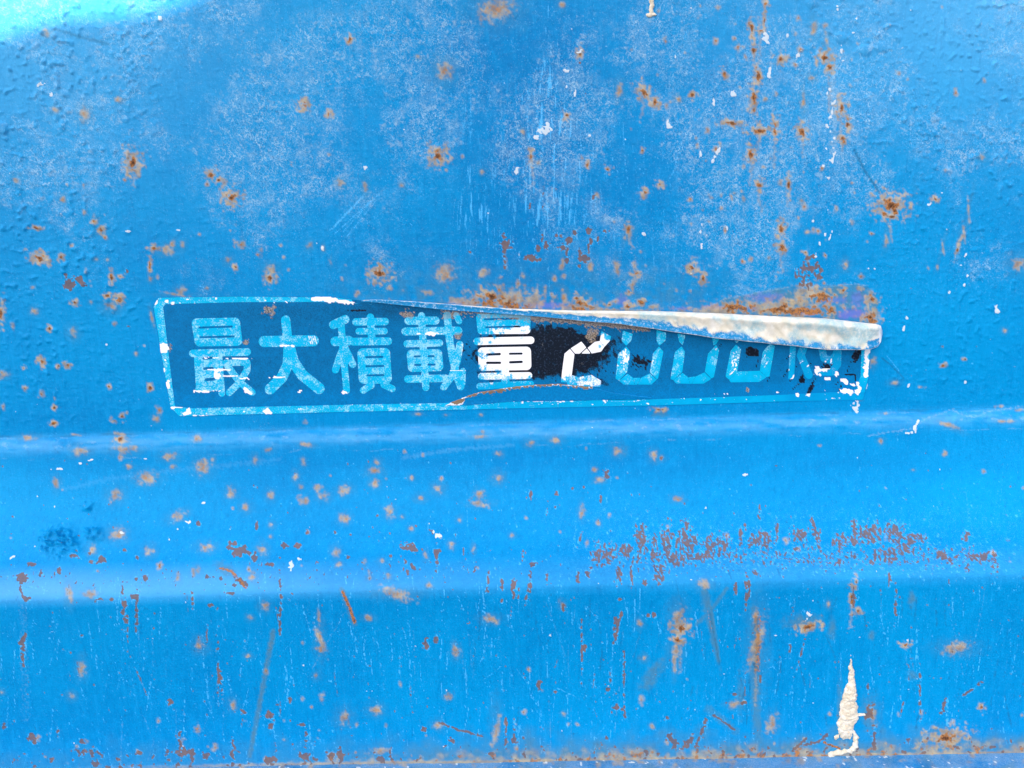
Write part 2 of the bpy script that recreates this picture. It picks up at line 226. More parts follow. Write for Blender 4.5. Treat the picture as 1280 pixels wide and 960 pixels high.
for k in range(420):   # scattered pin-sized flecks
    x, y = RNG.uniform(-120, 1400), RNG.uniform(-100, 960)
    blob(white if RNG.random() < .6 else lite, x, y, .6 + .8 * RNG.random() ** 2, .6 + .7 * RNG.random(), .85, .4, .8)
for k in range(900):   # pin-sized chips below the seam
    x = RNG.uniform(-120, 1400); y = 560 + 390 * RNG.random() ** .8
    blob(primer, x, y, .5 + .7 * RNG.random(), .5 + 1.2 * RNG.random(), .9, .4, .8)
# chalky bloom of the upper panel: a network of dried edges over soft haze
up = sstep(548, 500, GY + (GX - 640) * .03)
wx = GX + 9 * fbm(GX, GY, 22, 70, 2); wy = GY + 9 * fbm(GX, GY, 22, 73, 2)
net = np.maximum(sstep(.10, .0, np.abs(perlin(wx / 11, wy / 12, 75))), .9 * sstep(.13, 0, np.abs(perlin(wx / 5.5, wy / 6, 78))))
reg = fbm(GX, GY, 120, 80, 4) + .32 * sstep(330, 150, GY) - .25 * sstep(330, 420, GY)
for (x, y, r, a) in [(130,110,80,.25),(480,60,70,.35),(330,110,80,.25),(520,150,80,.3),(700,160,60,.3),(900,140,90,.35),(1030,170,80,.35),(960,260,90,.3),(1190,180,60,.4),(880,330,120,.35),(780,300,60,.3),(450,260,60,.2),(300,260,70,.15),
                     (620,60,45,-.5),(590,250,55,-.35),(690,260,40,-.25),(560,100,30,-.2),(770,60,40,-.2),(1230,120,50,-.3),(1150,290,70,-.3),(880,90,30,-.3),(1150,400,60,-.6),(80,420,90,-.5),(330,330,60,-.05)]:
    reg = reg + a * np.exp(-((GX - x) ** 2 + (GY - y) ** 2) / r ** 2)
reg = np.clip(reg, -1, 1.2)
reg = reg + .22 * fbm(GX, GY, 45, 81, 3)
cl = sstep(-.06, .46, reg) * up; grit = fbm(GX, GY, 2.6, 86, 2)
mot = fbm(wx, wy, 9.0, 87, 4, .8); brk = sstep(-.10, .28, fbm(GX, GY, 20, 83, 3))
chalk = np.maximum(chalk, sstep(.30, .50, mot + .26 * cl - .02) * (.25 + .75 * cl) * up * (.45 + .55 * brk))
chalk = np.maximum(chalk, cl * net * brk * (.55 + .45 * sstep(-.2, .3, fbm(GX, GY, 5, 91, 2))))
chalk *= 1 - .6 * sstep(-.05, .3, fbm(GX, GY, 3.2, 89, 2))
chalk = np.maximum(chalk, .20 * up * sstep(-.25, .25, reg) * sstep(-.1, .35, mot)); chalk = np.maximum(chalk, .36 * cl * sstep(-.2, .3, fbm(GX, GY, 30, 95, 3)))
def pepper(Lr, n, dens, a=.9, ln=1):
    i = RNG.integers(2, GX.shape[0] - 3, n); j = RNG.integers(2, GX.shape[1] - 3, n); k = RNG.random(n) < dens[i, j]; i, j = i[k], j[k]
    v = a * (.35 + .65 * RNG.random(len(i))); np.maximum.at(Lr, (i, j), v)
    q = RNG.random(len(i)) < .6; di = RNG.integers(-1, 2, len(i)); dj = RNG.integers(-1, 2, len(i)); np.maximum.at(Lr, (i + di, j + dj), np.where(q, v * .8, 0))
    for s_ in range(1, ln): np.maximum.at(Lr, (np.minimum(i + s_, GX.shape[0] - 1), j), v * (RNG.random(len(i)) < .5))
clump = sstep(-.15, .4, fbm(GX, GY, 24, 98, 3))
pepper(lite, 60000, up * (.12 + .75 * cl) * clump)
pepper(chalk, 50000, up * (.10 + .9 * cl) * clump, 1.0)
pepper(white, 9000, up * (.05 + .6 * cl) * clump, .75)
pepper(dark, 26000, up * (.15 + .6 * cl) * clump, .6)
pepper(lite, 30000, (1 - up) * (.15 + .6 * clump * sstep(560, 760, GY)), .9, 3)
pepper(dark, 16000, (1 - up) * (.10 + .5 * clump * sstep(620, 720, GY)), .7, 2)
pepper(white, 2500, (1 - up) * .4 * clump, .7)
# chalk on the seam bead
ys = 539.5 - (GX - 640) * .0297; sm = np.exp(-((GY - ys) / 9) ** 2)
chalk = np.maximum(chalk, sm * (.10 + .5 * sstep(-.02, .5, fbm(GX, GY, 14, 90, 4, .6, sy=7))))
chalk = np.maximum(chalk, .42 * sstep(-.3, .3, fbm(GX, GY, 50, 101, 3)) * sstep(2.2, .5, np.abs(GY - ys + 9 + 3 * fbm(GX, GY, 30, 92, 3)) + 1.5 * EDGE))
chalk = np.maximum(chalk, .40 * sstep(-.1, .3, fbm(GX, GY, 26, 99, 3)) * sstep(2.4, .6, np.abs(GY - ys - 17 - 9 * fbm(GX, GY, 90, 94, 3)) + 2.2 * np.abs(EDGE)))
stroke(chalk, [(1150,528),(1165,520),(1190,512),(1216,522),(1235,514),(1280,508)], 1.3, .5, 1.6); stroke(chalk, [(1085,545),(1110,540),(1140,536)], 1.6, .5, 1.6)
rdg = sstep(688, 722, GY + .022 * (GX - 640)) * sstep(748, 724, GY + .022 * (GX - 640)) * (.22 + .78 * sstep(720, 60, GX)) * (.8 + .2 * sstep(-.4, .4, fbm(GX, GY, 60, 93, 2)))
sheen_chalk_ = .44 * rdg + .26 * sm * sstep(-.6, .3, fbm(GX, GY, 44, 102, 3, .5, sy=7))  # sky sheen painted along ridge and seam bead as paler colour
stroke(sheen_chalk_, [(503,572),(530,568),(570,562),(640,556)], 2, .14, 1.8); stroke(sheen_chalk_, [(80,612),(130,600),(180,592),(300,580),(350,574)], 2.4, .08, 2.0)
tone = .5 + .35 * fbm(GX, GY, 150, 104, 3)  # broad paint tone, with corner glare and shading below seam and ridge painted in
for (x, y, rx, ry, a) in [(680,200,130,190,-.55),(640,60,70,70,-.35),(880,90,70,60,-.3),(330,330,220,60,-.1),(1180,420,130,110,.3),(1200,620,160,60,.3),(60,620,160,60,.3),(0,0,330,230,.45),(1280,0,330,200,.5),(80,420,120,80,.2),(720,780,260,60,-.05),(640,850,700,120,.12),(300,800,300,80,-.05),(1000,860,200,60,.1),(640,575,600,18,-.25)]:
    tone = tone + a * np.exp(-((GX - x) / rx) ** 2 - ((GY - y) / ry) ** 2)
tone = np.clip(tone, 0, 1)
sheen_chalk_ = np.maximum(sheen_chalk_, .24 * np.exp(-(GX / 300) ** 2 - (GY / 190) ** 2)); sheen_chalk_ = np.maximum(sheen_chalk_, .30 * np.exp(-((GX - 1290) / 330) ** 2 - (GY / 150) ** 2))  # pale glare painted into both top corners
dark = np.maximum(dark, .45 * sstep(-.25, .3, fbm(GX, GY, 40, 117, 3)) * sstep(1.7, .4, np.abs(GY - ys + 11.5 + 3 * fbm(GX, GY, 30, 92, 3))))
# long vertical rubs
vs_hi = fbm(GX + .06 * GY, GY, 2.3, 100, 2, .6, sy=55)
zone = np.exp(-((GX - 690) / 75) ** 2) * sstep(60, 150, GY) * sstep(335, 280, GY) + .8 * np.exp(-((GX - 590) / 28) ** 2) * sstep(180, 230, GY) * sstep(340, 300, GY) + np.exp(-((GX - 683) / 9) ** 2) * sstep(150, 80, GY) + .5 * np.exp(-((GX - 830) / 16) ** 2) * sstep(150, 180, GY) * sstep(240, 210, GY)
lite = np.maximum(lite, zone * sstep(.05, .4, vs_hi) * .8)
lite = np.maximum(lite, .42 * np.exp(-((GX - 715) / 55) ** 2 - ((GY - 270) / 26) ** 2) * sstep(-.3, .3, fbm(GX, GY, 4, 103, 3, .6, sy=12)))
shoulder = sstep(585, 650, GY + 14 * fbm(GX, GY, 30, 105, 3)) * sstep(735, 715, GY)
lite = np.maximum(lite, .26 * shoulder * sstep(-.35, .25, fbm(GX, GY, 3.2, 107, 3, .6, sy=9) + .4 * (sstep(500, 800, GX) - .55)) * sstep(380, 760, GX))
def scratches(L, n, xr, yr, ln, w, s, tilt=0.0, spread=.18):
    for k in range(n):
        x, y = RNG.uniform(*xr), RNG.uniform(*yr); a = tilt + RNG.normal(0, spread); l = RNG.uniform(*ln)
        c = RNG.normal(0, .06); pts = [(x + l * q * math.sin(a + c * q), y + l * q * math.cos(a + c * q)) for q in (0, .35, .7, 1)]
        stroke(L, pts, w * (.7 + .6 * RNG.random()), s * (.4 + .6 * RNG.random()), 1.5)
scratches(lite, 520, (-100, 1380), (715, 935), (8, 48), .5, .8, .02, .13)
scratches(lite, 150, (-100, 1380), (730, 940), (6, 34), .5, .7, .3, .9)
scratches(lite, 90, (560, 860), (40, 320), (15, 90), .6, .6, .03, .08)
scratches(dark, 60, (560, 1260), (690, 900), (8, 40), .6, .6, 0, .2)
scratches(primer, 46, (60, 1260), (715, 900), (6, 36), .62, .9, 0, .12)
scratches(chalk, 60, (20, 1260), (725, 930), (30, 120), .6, .45, 0, .22); scratches(lite, 50, (300, 1260), (560, 720), (20, 70), .45, .5, 0, .12)
for x in (27, 30, 23): stroke(chalk, [(x, 735), (x + 4, 790), (x + 6, 900)], 1.4, .3, 2.0)
for k in range(5): stroke(lite, [(412 + 6 * k + RNG.normal(0, 4), 290 + RNG.normal(0, 4)), (452 + 5 * k + RNG.normal(0, 3), 243 + RNG.normal(0, 5))], .8, .7, .7)
stroke(dark, [(1068,188),(1080,212),(1099,240)], 1.6, .6, .7); stroke(dark, [(70,37),(100,46),(135,55)], 2, .4, .8)
stroke(dark, [(1102,447),(1115,458),(1130,473)], .8, .6, .7); stroke(lite, [(1108,444),(1125,465)], .7, .6, .7)
olive = np.maximum(olive, .55 * sstep(300, 385, GY) * sstep(400, 380, GY) * sstep(340, 520, GX) * sstep(960, 840, GX) * sstep(-.35, .3, fbm(GX, GY, 12, 110, 4)))
# residue where the sticker has come away
def poly_in(pts, gx, gy):
    c = np.zeros(gx.shape, bool); n = len(pts)
    for i in range(n):
        (xa, ya), (xb, yb) = pts[i], pts[(i + 1) % n]
        if ya == yb: continue
        c ^= ((ya > gy) != (yb > gy)) & (gx < (xb - xa) * (gy - ya) / (yb - ya) + xa)
    return c
resid = poly_in([(880,388),(905,374),(940,367),(985,358),(1005,363),(1012,358),(1070,355),(1085,358),(1093,368),(1098,376),(1098,406),(1030,402),(880,394)], GX + 2 * EDGE, GY + 2 * EDGE).astype(np.float32)
olive = np.maximum(olive, resid * (.45 + .45 * sstep(-.3, .3, fbm(GX, GY, 14, 112, 3))))
spots('t', 760, 270, 3.5556, [(905,330,40,10),(860,440,60,14)])
for t in [(1090,432,62,20),(1050,440,30,18),(640,410,28,12),(330,410,40,7),(470,405,60,10),(880,432,30,12),(1000,375,60,14),(700,365,70,22),(1110,370,30,34),(60,380,22,22)]:
    blob(purple, 760 + t[0] / 3.5556, 270 + t[1] / 3.5556, t[2] / 3.5556, t[3] / 3.5556, .85 if t[1] > 425 else .55, .5, 1.0)
blob(purple, 684, 382, 28, 4, .7, .5, 1); blob(purple, 575, 381, 20, 4, .4, .5, 1)
stroke(chalk, [(880,386),(905,374),(940,367),(985,359)], 1, .7, .7); stroke(chalk, [(1010,360),(1070,355),(1085,357)], .9, .6, .7)

for t in [(625,375,42,10),(590,378,24,5),(665,378,14,12),(760,390,60,4),(900,388,40,6),(975,384,60,9),(1010,365,16,9),(1090,395,9,12),(725,385,22,8)]: blob(halo, *t, .85, .5, 1.5)
for t in [(612,376,18,6),(638,382,16,5),(1000,388,34,6),(925,385,16,6),(728,387,12,5),(1028,372,12,6),(1090,398,7,7)]: blob(rust, *t, .9, .6, 1.7)
rim_ = primer.copy()
for dx, dy in ((1, 0), (-1, 0), (0, 1), (0, -1), (1, 1), (-1, -1)): rim_ = np.maximum(rim_, np.roll(np.roll(primer, dx, 1), dy, 0))
lite = np.maximum(lite, .8 * np.clip(rim_ - primer, 0, 1) * sstep(-.2, .2, EDGE2))
# relief, millimetres towards the viewer
LOW = 1.1 * fbm(GX, GY, 260, 120, 2) + .28 * fbm(GX, GY, 90, 123, 2)
fine = .045 * fbm(GX, GY, 8, 130, 3) + .03 * grit * (.5 + reg) * up
corner = sstep(330, 40, np.hypot(GX, GY * 1.1)) + sstep(420, 60, np.hypot(GX - 1280, GY)) + .8 * sstep(300, 60, np.hypot(GX, GY - 320)) + .5 * sstep(350, 80, np.hypot(GX - 1280, GY - 400))
pim = fbm(GX, GY, 9, 133, 3); fine += .6 * up * np.clip(.15 + corner, 0, 1) * sstep(.16, .42, pim) * (.6 + .8 * sstep(-.2, .3, fbm(GX, GY, 60, 139, 2)))
pim2 = fbm(GX, GY, 4.5, 136, 2); fine += .22 * up * sstep(.2, .5, pim2)
fine += .10 * chalk * up
def dome(x, y, r, h):
    W_ = win(x, y, r + 3); d = np.hypot(GX[W_] - x, GY[W_] - y) / r + .12 * EDGE[W_]
    fine[W_] += h * np.sqrt(np.clip(1 - d * d, 0, 1))
for t in [(1051,47,8,.7),(1081,63,8,.7),(1102,59,7,.5),(1015,3,7.5,.7),(1120,45,6,.3),(137,455,11,.35),(195,160,10,.35),(175,510,8,.25),(3,160,8,1.2)]: dome(*t)
for k in range(26): dome(55 + RNG.normal(0, 9) + k * 1.0, 35 + k * 5.2, RNG.uniform(2, 4.5), RNG.uniform(.3, .9))
for k in range(26): dome(150 + RNG.normal(0, 10) + .5 * k, 35 + k * 4.6, RNG.uniform(1.8, 4), RNG.uniform(.2, .7))
lump = np.maximum(np.exp(-(((GX - 75) / 25) ** 2 + ((GY - 678) / 20) ** 2) ** 2), np.maximum(np.exp(-(((GX - 118) / 12) ** 2 + ((GY - 668) / 9) ** 2)), .8 * np.exp(-(((GX - 111) / 8) ** 2 + ((GY - 632) / 5) ** 2))))
lmp = fbm(GX, GY, 9, 140, 4, .6); dark = np.maximum(dark, .22 * lump * sstep(.05, .0, np.abs(lmp)))  # crevice shading of the lump painted as dark lines
fine += 3.2 * lump * (.5 + 2.0 * np.abs(fbm(GX, GY, 9, 140, 4, .6)) + .8 * sstep(.05, .2, fbm(GX, GY, 6, 142, 3)))
fine += .55 * sm * (fbm(GX, GY, 16, 144, 4, .6, sy=8)) + .25 * sm * sstep(.1, .4, fbm(GX, GY, 6, 146, 3))
fine += -.16 * sstep(.3, .6, primer) + .30 * rust * (.4 + fbm(GX, GY, 3, 148, 3)) + .10 * halo + .22 * white
foot = poly_in([(186,364),(460,366),(640,380),(900,386),(1104,396),(1104,440),(1092,508),(640,516),(212,526)], GX, GY).astype(np.float32)
for k in range(3): foot = (foot + np.roll(foot, 2, 0) + np.roll(foot, -2, 0) + np.roll(foot, 2, 1) + np.roll(foot, -2, 1)) / 5
fine *= 1 - .97 * foot

def sample(L, px, py):
    a = np.abs(px - X0); b = np.abs(py - Y0)                      # mirrored beyond the raster
    wx_, wy_ = X1 - X0, Y1 - Y0
    a = wx_ - np.abs(wx_ - a % (2 * wx_)); b = wy_ - np.abs(wy_ - b % (2 * wy_))
    i = np.clip(a.astype(int), 0, wx_ - 1); j = np.clip(b.astype(int), 0, wy_ - 1); f = a - i; g = b - j
    return (L[j, i] * (1 - f) + L[j, i + 1] * f) * (1 - g) + (L[j + 1, i] * (1 - f) + L[j + 1, i + 1] * f) * g

# ------------------------------------------------------------------ materials
def mat(name):
    m_ = bpy.data.materials.new(name); m_.use_nodes = True
    return m_, m_.node_tree.nodes, m_.node_tree.links, m_.node_tree.nodes['Principled BSDF']
def attr(N, a):
    n = N.new('ShaderNodeAttribute'); n.attribute_name = a; return n.outputs['Fac']
def rgb(c): return (c[0], c[1], c[2], 1)
def mix(N, L, fac, a, b):
    n = N.new('ShaderNodeMix'); n.data_type = 'RGBA'
    for s, v in ((0, fac), (6, a), (7, b)):
        if hasattr(v, 'is_linked') or hasattr(v, 'links'): L.new(v, n.inputs[s])
        else: n.inputs[s].default_value = v if s == 0 else rgb(v)
    return n.outputs[2]
def math_(N, L, op, a, b=0.0, c=0.0, clamp=False):
    n = N.new('ShaderNodeMath'); n.operation = op; n.use_clamp = clamp
    for s, v in enumerate((a, b, c)):
        if hasattr(v, 'links'): L.new(v, n.inputs[s])
        else: n.inputs[s].default_value = v
    return n.outputs[0]
def rng(N, L, v, a, b, c=0.0, d=1.0):
    n = N.new('ShaderNodeMapRange'); n.interpolation_type = 'SMOOTHSTEP'; L.new(v, n.inputs[0])
    for s, q in enumerate((a, b, c, d)): n.inputs[s + 1].default_value = q
    return n.outputs[0]
def noise(N, L, scale, detail=3.0, rough=.55, sx=(1, 1, 1)):
    tc = N.new('ShaderNodeTexCoord'); mp = N.new('ShaderNodeMapping'); mp.inputs['Scale'].default_value = sx
    L.new(tc.outputs['Object'], mp.inputs[0]); n = N.new('ShaderNodeTexNoise')
    n.inputs['Scale'].default_value = scale; n.inputs['Detail'].default_value = detail; n.inputs['Roughness'].default_value = rough
    L.new(mp.outputs[0], n.inputs['Vector']); return n.outputs['Fac']

bloom = np.clip(up * (.22 * sstep(430, 330, GY) + .70 * sstep(-.15, .75, reg + .25 * fbm(GX, GY, 18, 115, 3))), 0, 1)
LAYERS = dict(pit=pit, bloom=bloom, tone=tone, sheen_chalk=sheen_chalk_, rust=rust, halo=halo, primer=primer, white=white, olive=olive, chalk=chalk, purple=purple, lite=lite, dark=dark)
BLUE = (0.0015, 0.205, 0.60)
def paint_material():
    m_, N, L, B = mat('weathered_blue_paint')
    n1 = noise(N, L, 22, 4); n2 = noise(N, L, 900, 3, .6); n3 = noise(N, L, 150, 4, .6); n4 = noise(N, L, 2200, 2, .5)
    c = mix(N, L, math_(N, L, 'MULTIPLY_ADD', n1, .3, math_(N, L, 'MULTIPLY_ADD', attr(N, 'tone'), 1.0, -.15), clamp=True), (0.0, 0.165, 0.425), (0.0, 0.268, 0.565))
    c = mix(N, L, rng(N, L, n3, .35, .75, 0, .3), c, (0.0, 0.29, 0.62))
    c = mix(N, L, rng(N, L, n2, .56, .74, 0, .32), c, (0.02, 0.36, 0.70))
    c = mix(N, L, rng(N, L, n2, .42, .27, 0, .30), c, (0.0, 0.125, 0.32))
    sc_ = noise(N, L, 420, 5, .7, (1, 1, .12)); c = mix(N, L, rng(N, L, sc_, .52, .72, 0, .30), c, (0.01, 0.32, 0.68)); c = mix(N, L, rng(N, L, sc_, .48, .30, 0, .28), c, (0.0, 0.125, 0.34))
    n6 = noise(N, L, 1500, 3, .7); n7 = noise(N, L, 650, 5, .78)
    li = rng(N, L, math_(N, L, 'ADD', attr(N, 'lite'), math_(N, L, 'MULTIPLY_ADD', n6, 1.1, -.55)), .22, .70)
    c = mix(N, L, math_(N, L, 'MULTIPLY', li, .85), c, (0.07, 0.42, 0.78))
    ck = rng(N, L, math_(N, L, 'ADD', attr(N, 'chalk'), math_(N, L, 'MULTIPLY_ADD', n7, 1.5, -.75)), .05, .85)
    ck = math_(N, L, 'MULTIPLY', ck, math_(N, L, 'MINIMUM', math_(N, L, 'MULTIPLY', attr(N, 'chalk'), 2.2), 1.0))
    c = mix(N, L, math_(N, L, 'MULTIPLY', ck, .50), c, mix(N, L, rng(N, L, n6, .36, .68), (0.15, 0.33, 0.50), (0.40, 0.53, 0.62)))
    n8 = noise(N, L, 150, 3.5, .55); n9 = noise(N, L, 360, 3, .55); nb = noise(N, L, 110, 4, .7)
    def contour(n, w): return rng(N, L, math_(N, L, 'ABSOLUTE', math_(N, L, 'SUBTRACT', n, .5)), w, w * .25)
    lace = math_(N, L, 'MAXIMUM', contour(n8, .013), math_(N, L, 'MULTIPLY', contour(n9, .016), .8))
    lace = math_(N, L, 'MULTIPLY', lace, math_(N, L, 'MULTIPLY', attr(N, 'bloom'), rng(N, L, math_(N, L, 'ADD', math_(N, L, 'MULTIPLY', attr(N, 'bloom'), .30), nb), .60, .86)))
    c = mix(N, L, math_(N, L, 'MULTIPLY', math_(N, L, 'MULTIPLY', attr(N, 'bloom'), rng(N, L, nb, .35, .7)), .14), c, (0.13, 0.39, 0.60))
    c = mix(N, L, math_(N, L, 'MULTIPLY', lace, .85), c, mix(N, L, n6, (0.17, 0.40, 0.57), (0.44, 0.58, 0.66)))
    nf = noise(N, L, 1150, 2, .6); ng = noise(N, L, 60, 3, .6); gr = math_(N, L, 'MULTIPLY', math_(N, L, 'MULTIPLY_ADD', attr(N, 'bloom'), .9, .10), rng(N, L, ng, .3, .65, .35, 1.0))
    c = mix(N, L, math_(N, L, 'MULTIPLY', rng(N, L, nf, .61, .70, 0, .60), gr), c, (0.30, 0.52, 0.66))
    c = mix(N, L, math_(N, L, 'MULTIPLY', rng(N, L, nf, .415, .33, 0, .80), gr), c, (0.0, 0.09, 0.26))
    c = mix(N, L, attr(N, 'sheen_chalk'), c, (0.20, 0.50, 0.78))  # painted sheen and glare, plus a few chalk strokes
    ol = math_(N, L, 'MULTIPLY', attr(N, 'olive'), rng(N, L, n3, .25, .7, .45, 1.0))
    c = mix(N, L, math_(N, L, 'MULTIPLY', ol, .66), c, (0.10, 0.155, 0.125))
    c = mix(N, L, math_(N, L, 'MULTIPLY', attr(N, 'purple'), .85), c, (0.14, 0.14, 0.52))
    c = mix(N, L, math_(N, L, 'MULTIPLY', attr(N, 'dark'), .75), c, (0.015, 0.045, 0.09))
    ha = math_(N, L, 'MULTIPLY', attr(N, 'halo'), rng(N, L, n2, .2, .6, .70, 1.0))
    hc = mix(N, L, rng(N, L, n3, .3, .7), (0.28, 0.19, 0.075), (0.54, 0.41, 0.20))
    c = mix(N, L, math_(N, L, 'MULTIPLY', ha, .85), c, hc)
    pr = rng(N, L, math_(N, L, 'ADD', attr(N, 'primer'), math_(N, L, 'MULTIPLY_ADD', n4, .7, -.35)), .34, .68)
    pc = mix(N, L, rng(N, L, n3, .35, .65), (0.120, 0.095, 0.100), (0.170, 0.112, 0.095))
    c = mix(N, L, math_(N, L, 'MULTIPLY', pr, .92), c, pc)
    ru = rng(N, L, math_(N, L, 'ADD', attr(N, 'rust'), math_(N, L, 'MULTIPLY_ADD', n2, .9, -.45)), .35, .95)
    rc = mix(N, L, rng(N, L, n2, .35, .6), (0.10, 0.040, 0.018), (0.38, 0.165, 0.052))
    c = mix(N, L, ru, c, rc)
    c = mix(N, L, math_(N, L, 'MULTIPLY', attr(N, 'pit'), .8), c, (0.045, 0.018, 0.010))
    wh = rng(N, L, math_(N, L, 'ADD', attr(N, 'white'), math_(N, L, 'MULTIPLY_ADD', n4, .4, -.2)), .4, .62)
    c = mix(N, L, math_(N, L, 'MULTIPLY', wh, .92), c, mix(N, L, n3, (0.40, 0.54, 0.64), (0.68, 0.72, 0.70)))
    L.new(c, B.inputs['Base Color'])
    wear = math_(N, L, 'ADD', math_(N, L, 'ADD', ru, pr), math_(N, L, 'ADD', ha, ck), clamp=True)
    r = math_(N, L, 'MULTIPLY_ADD', wear, .30, .36); r = math_(N, L, 'MULTIPLY_ADD', n3, .14, r)
    L.new(r, B.inputs['Roughness']); B.inputs['Specular IOR Level'].default_value = .16; B.inputs['Specular Tint'].default_value = (.35, .8, 1, 1)
    bp = N.new('ShaderNodeBump'); bp.inputs['Strength'].default_value = .5; bp.inputs['Distance'].default_value = .00035
    L.new(math_(N, L, 'MULTIPLY_ADD', n2, 1.0, math_(N, L, 'MULTIPLY', n3, .8)), bp.inputs['Height']); L.new(bp.outputs[0], B.inputs['Normal'])
    return m_
M_PAINT = paint_material()

# ------------------------------------------------------------------ mesh building
def mesh_obj(name, V, F, material, parent=None, attrs=None, smooth=True):
    me = bpy.data.meshes.new(name); V = np.asarray(V, np.float32); F = np.asarray(F, np.int32)
    me.vertices.add(len(V)); me.vertices.foreach_set('co', V.ravel())
    k = F.shape[1]; me.loops.add(F.size); me.loops.foreach_set('vertex_index', F.ravel())
    me.polygons.add(len(F)); me.polygons.foreach_set('loop_start', np.arange(0, F.size, k, dtype=np.int32))
    me.update(calc_edges=True)
    me.polygons.foreach_set('use_smooth', np.full(len(F), smooth))
    for a, v in (attrs or {}).items():
        me.attributes.new(a, 'FLOAT', 'POINT').data.foreach_set('value', np.asarray(v, np.float32))
    me.materials.append(material)
    o = bpy.data.objects.new(name, me); COL.objects.link(o)
    if parent is not None:
        o.parent = parent; o.matrix_parent_inverse = Matrix.Translation(-parent.location)
    return o
def grid_faces(nr, nc):
    i = np.arange(nr * nc).reshape(nr, nc)
    return np.stack([i[:-1, :-1], i[1:, :-1], i[1:, 1:], i[:-1, 1:]], -1).reshape(-1, 4)
def thing(name, label, cat, loc):
    o = bpy.data.objects.new(name, None); COL.objects.link(o); o.location = loc; o.empty_display_size = .05
    o['label'] = label; o['category'] = cat
    return o

# profile of the truck side: (photograph row at the middle column, millimetres out)
PROF = [(-900, 0), (526, 0), (531, .8), (536, 3.2), (545, 5.0), (551, 5.6), (575, 7.4), (610, 12), (650, 21), (680, 31), (700, 40), (714, 48), (724, 53), (733, 56), (745, 57), (800, 57.5), (946, 59), (954, 59.5)]
pz = np.array([at_out(640, y, o / 1000)[2] for y, o in PROF]); po = np.array([o for _, o in PROF]) / 1000
zz = np.arange(pz[-1], .60, .0001); oo = np.interp(zz, pz[::-1], po[::-1])
ker = np.ones(25) / 25; osm = np.convolve(np.pad(oo, 24, 'edge'), np.convolve(ker, ker), 'valid')
ker2 = np.ones(9) / 9; osf = np.convolve(np.pad(oo, 4, 'edge'), ker2, 'valid')
kw = np.ones(75) / 75; osw = np.convolve(np.pad(oo, 111, 'edge'), np.convolve(np.convolve(kw, kw), kw), 'valid')
zseam = at_out(640, 540, .004)[2]; zbot = pz[-1]; zrid = at_out(640, 728, .054)[2]
nearseam = np.exp(-((zz - zseam) / .012) ** 2); zsh = at_out(640, 712, .047)[2]; wide = sstep(zseam - .006, zseam - .016, zz) * sstep(zsh - .004, zsh + .006, zz)
oo = osw * wide + (1 - wide) * (osm * (1 - nearseam) + osf * nearseam)
def out_of(z): return np.interp(z, zz, oo)
def zwarp(x, z): return x * np.interp(z, [zbot, zrid, zseam, .12, .3], [-.0060, .0025, .0075, -.001, -.001])
def surf(px, py):          # the panel's surface behind a point of the photograph
    o_ = np.zeros(np.shape(px))
    for k in range(14):
        p = at_out(px, py, o_); o_ = .4 * o_ + .6 * out_of(p[..., 2] - zwarp(p[..., 0], p[..., 2]))
    return at_out(px, py, o_)

SP = .00072
xf_ = np.arange(-.372, .3721, SP); gm = .372 + .004 * 1.18 ** np.arange(1, 34); gm = gm[gm < 1.4]
xs = np.concatenate([-gm[::-1], xf_, gm])
ds = np.hypot(np.diff(zz), np.diff(oo)); arc = np.concatenate([[0], np.cumsum(ds)])
truck = thing('truck_side', 'weathered blue painted steel truck bed side with rust spots and raised shoulder', 'truck', (0, 0, float(zbot) - .07))
def sheet(name, za, zb, spacing=SP):
    sa, sb_ = np.interp([za, zb], zz, arc); n = max(3, int(abs(sb_ - sa) / spacing)); s_ = np.linspace(sa, sb_, n)
    z = np.interp(s_, arc, zz); o_ = np.interp(z, zz, oo); return z, o_
def build_sheet(name, z, o_):
    dz = np.gradient(z); do = np.gradient(o_); ln = np.hypot(dz, do)
    ny, nz = -np.abs(dz) / ln, -do * np.sign(dz) / ln * 1.0    # outward normal: y towards the viewer, z upward where the profile leans out below
    Xg, Zg = np.meshgrid(xs, z); Og = np.repeat(o_[:, None], len(xs), 1)
    P = np.stack([Xg, -Og, Zg + zwarp(Xg, Zg)], -1).reshape(-1, 3)
    px, py = to_px(P); h = (sample(LOW, px, py) + sample(fine, px, py)) / 1000
    edge = np.clip(np.minimum(1, (np.abs(P[:, 0]) < .5) + 0.0), 0, 1)
    NY = np.repeat(ny, len(xs)); NZ = np.repeat(nz, len(xs))
    P[:, 1] += NY * h * edge; P[:, 2] += NZ * h * edge
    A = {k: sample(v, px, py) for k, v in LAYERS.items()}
    return mesh_obj(name, P, grid_faces(len(z), len(xs)), M_PAINT, truck, A)
zu, zl = at_out(640, 527, 0)[2], at_out(640, 553, .0057)[2]
ztopf = at_out(640, -80, 0)[2]
z1, o1 = sheet('u', ztopf, zu); zt = np.array([.55, .50, .45, .40, .36, .33, .31, .295]); zt = zt[zt > ztopf + .004]
build_sheet('upper_panel', np.concatenate([zt, z1]), np.concatenate([np.zeros(len(zt)), o1]))
seam_part = build_sheet('weld_seam', *sheet('s', zu, zl))
build_sheet('lower_panel', *sheet('l', zl, zbot))

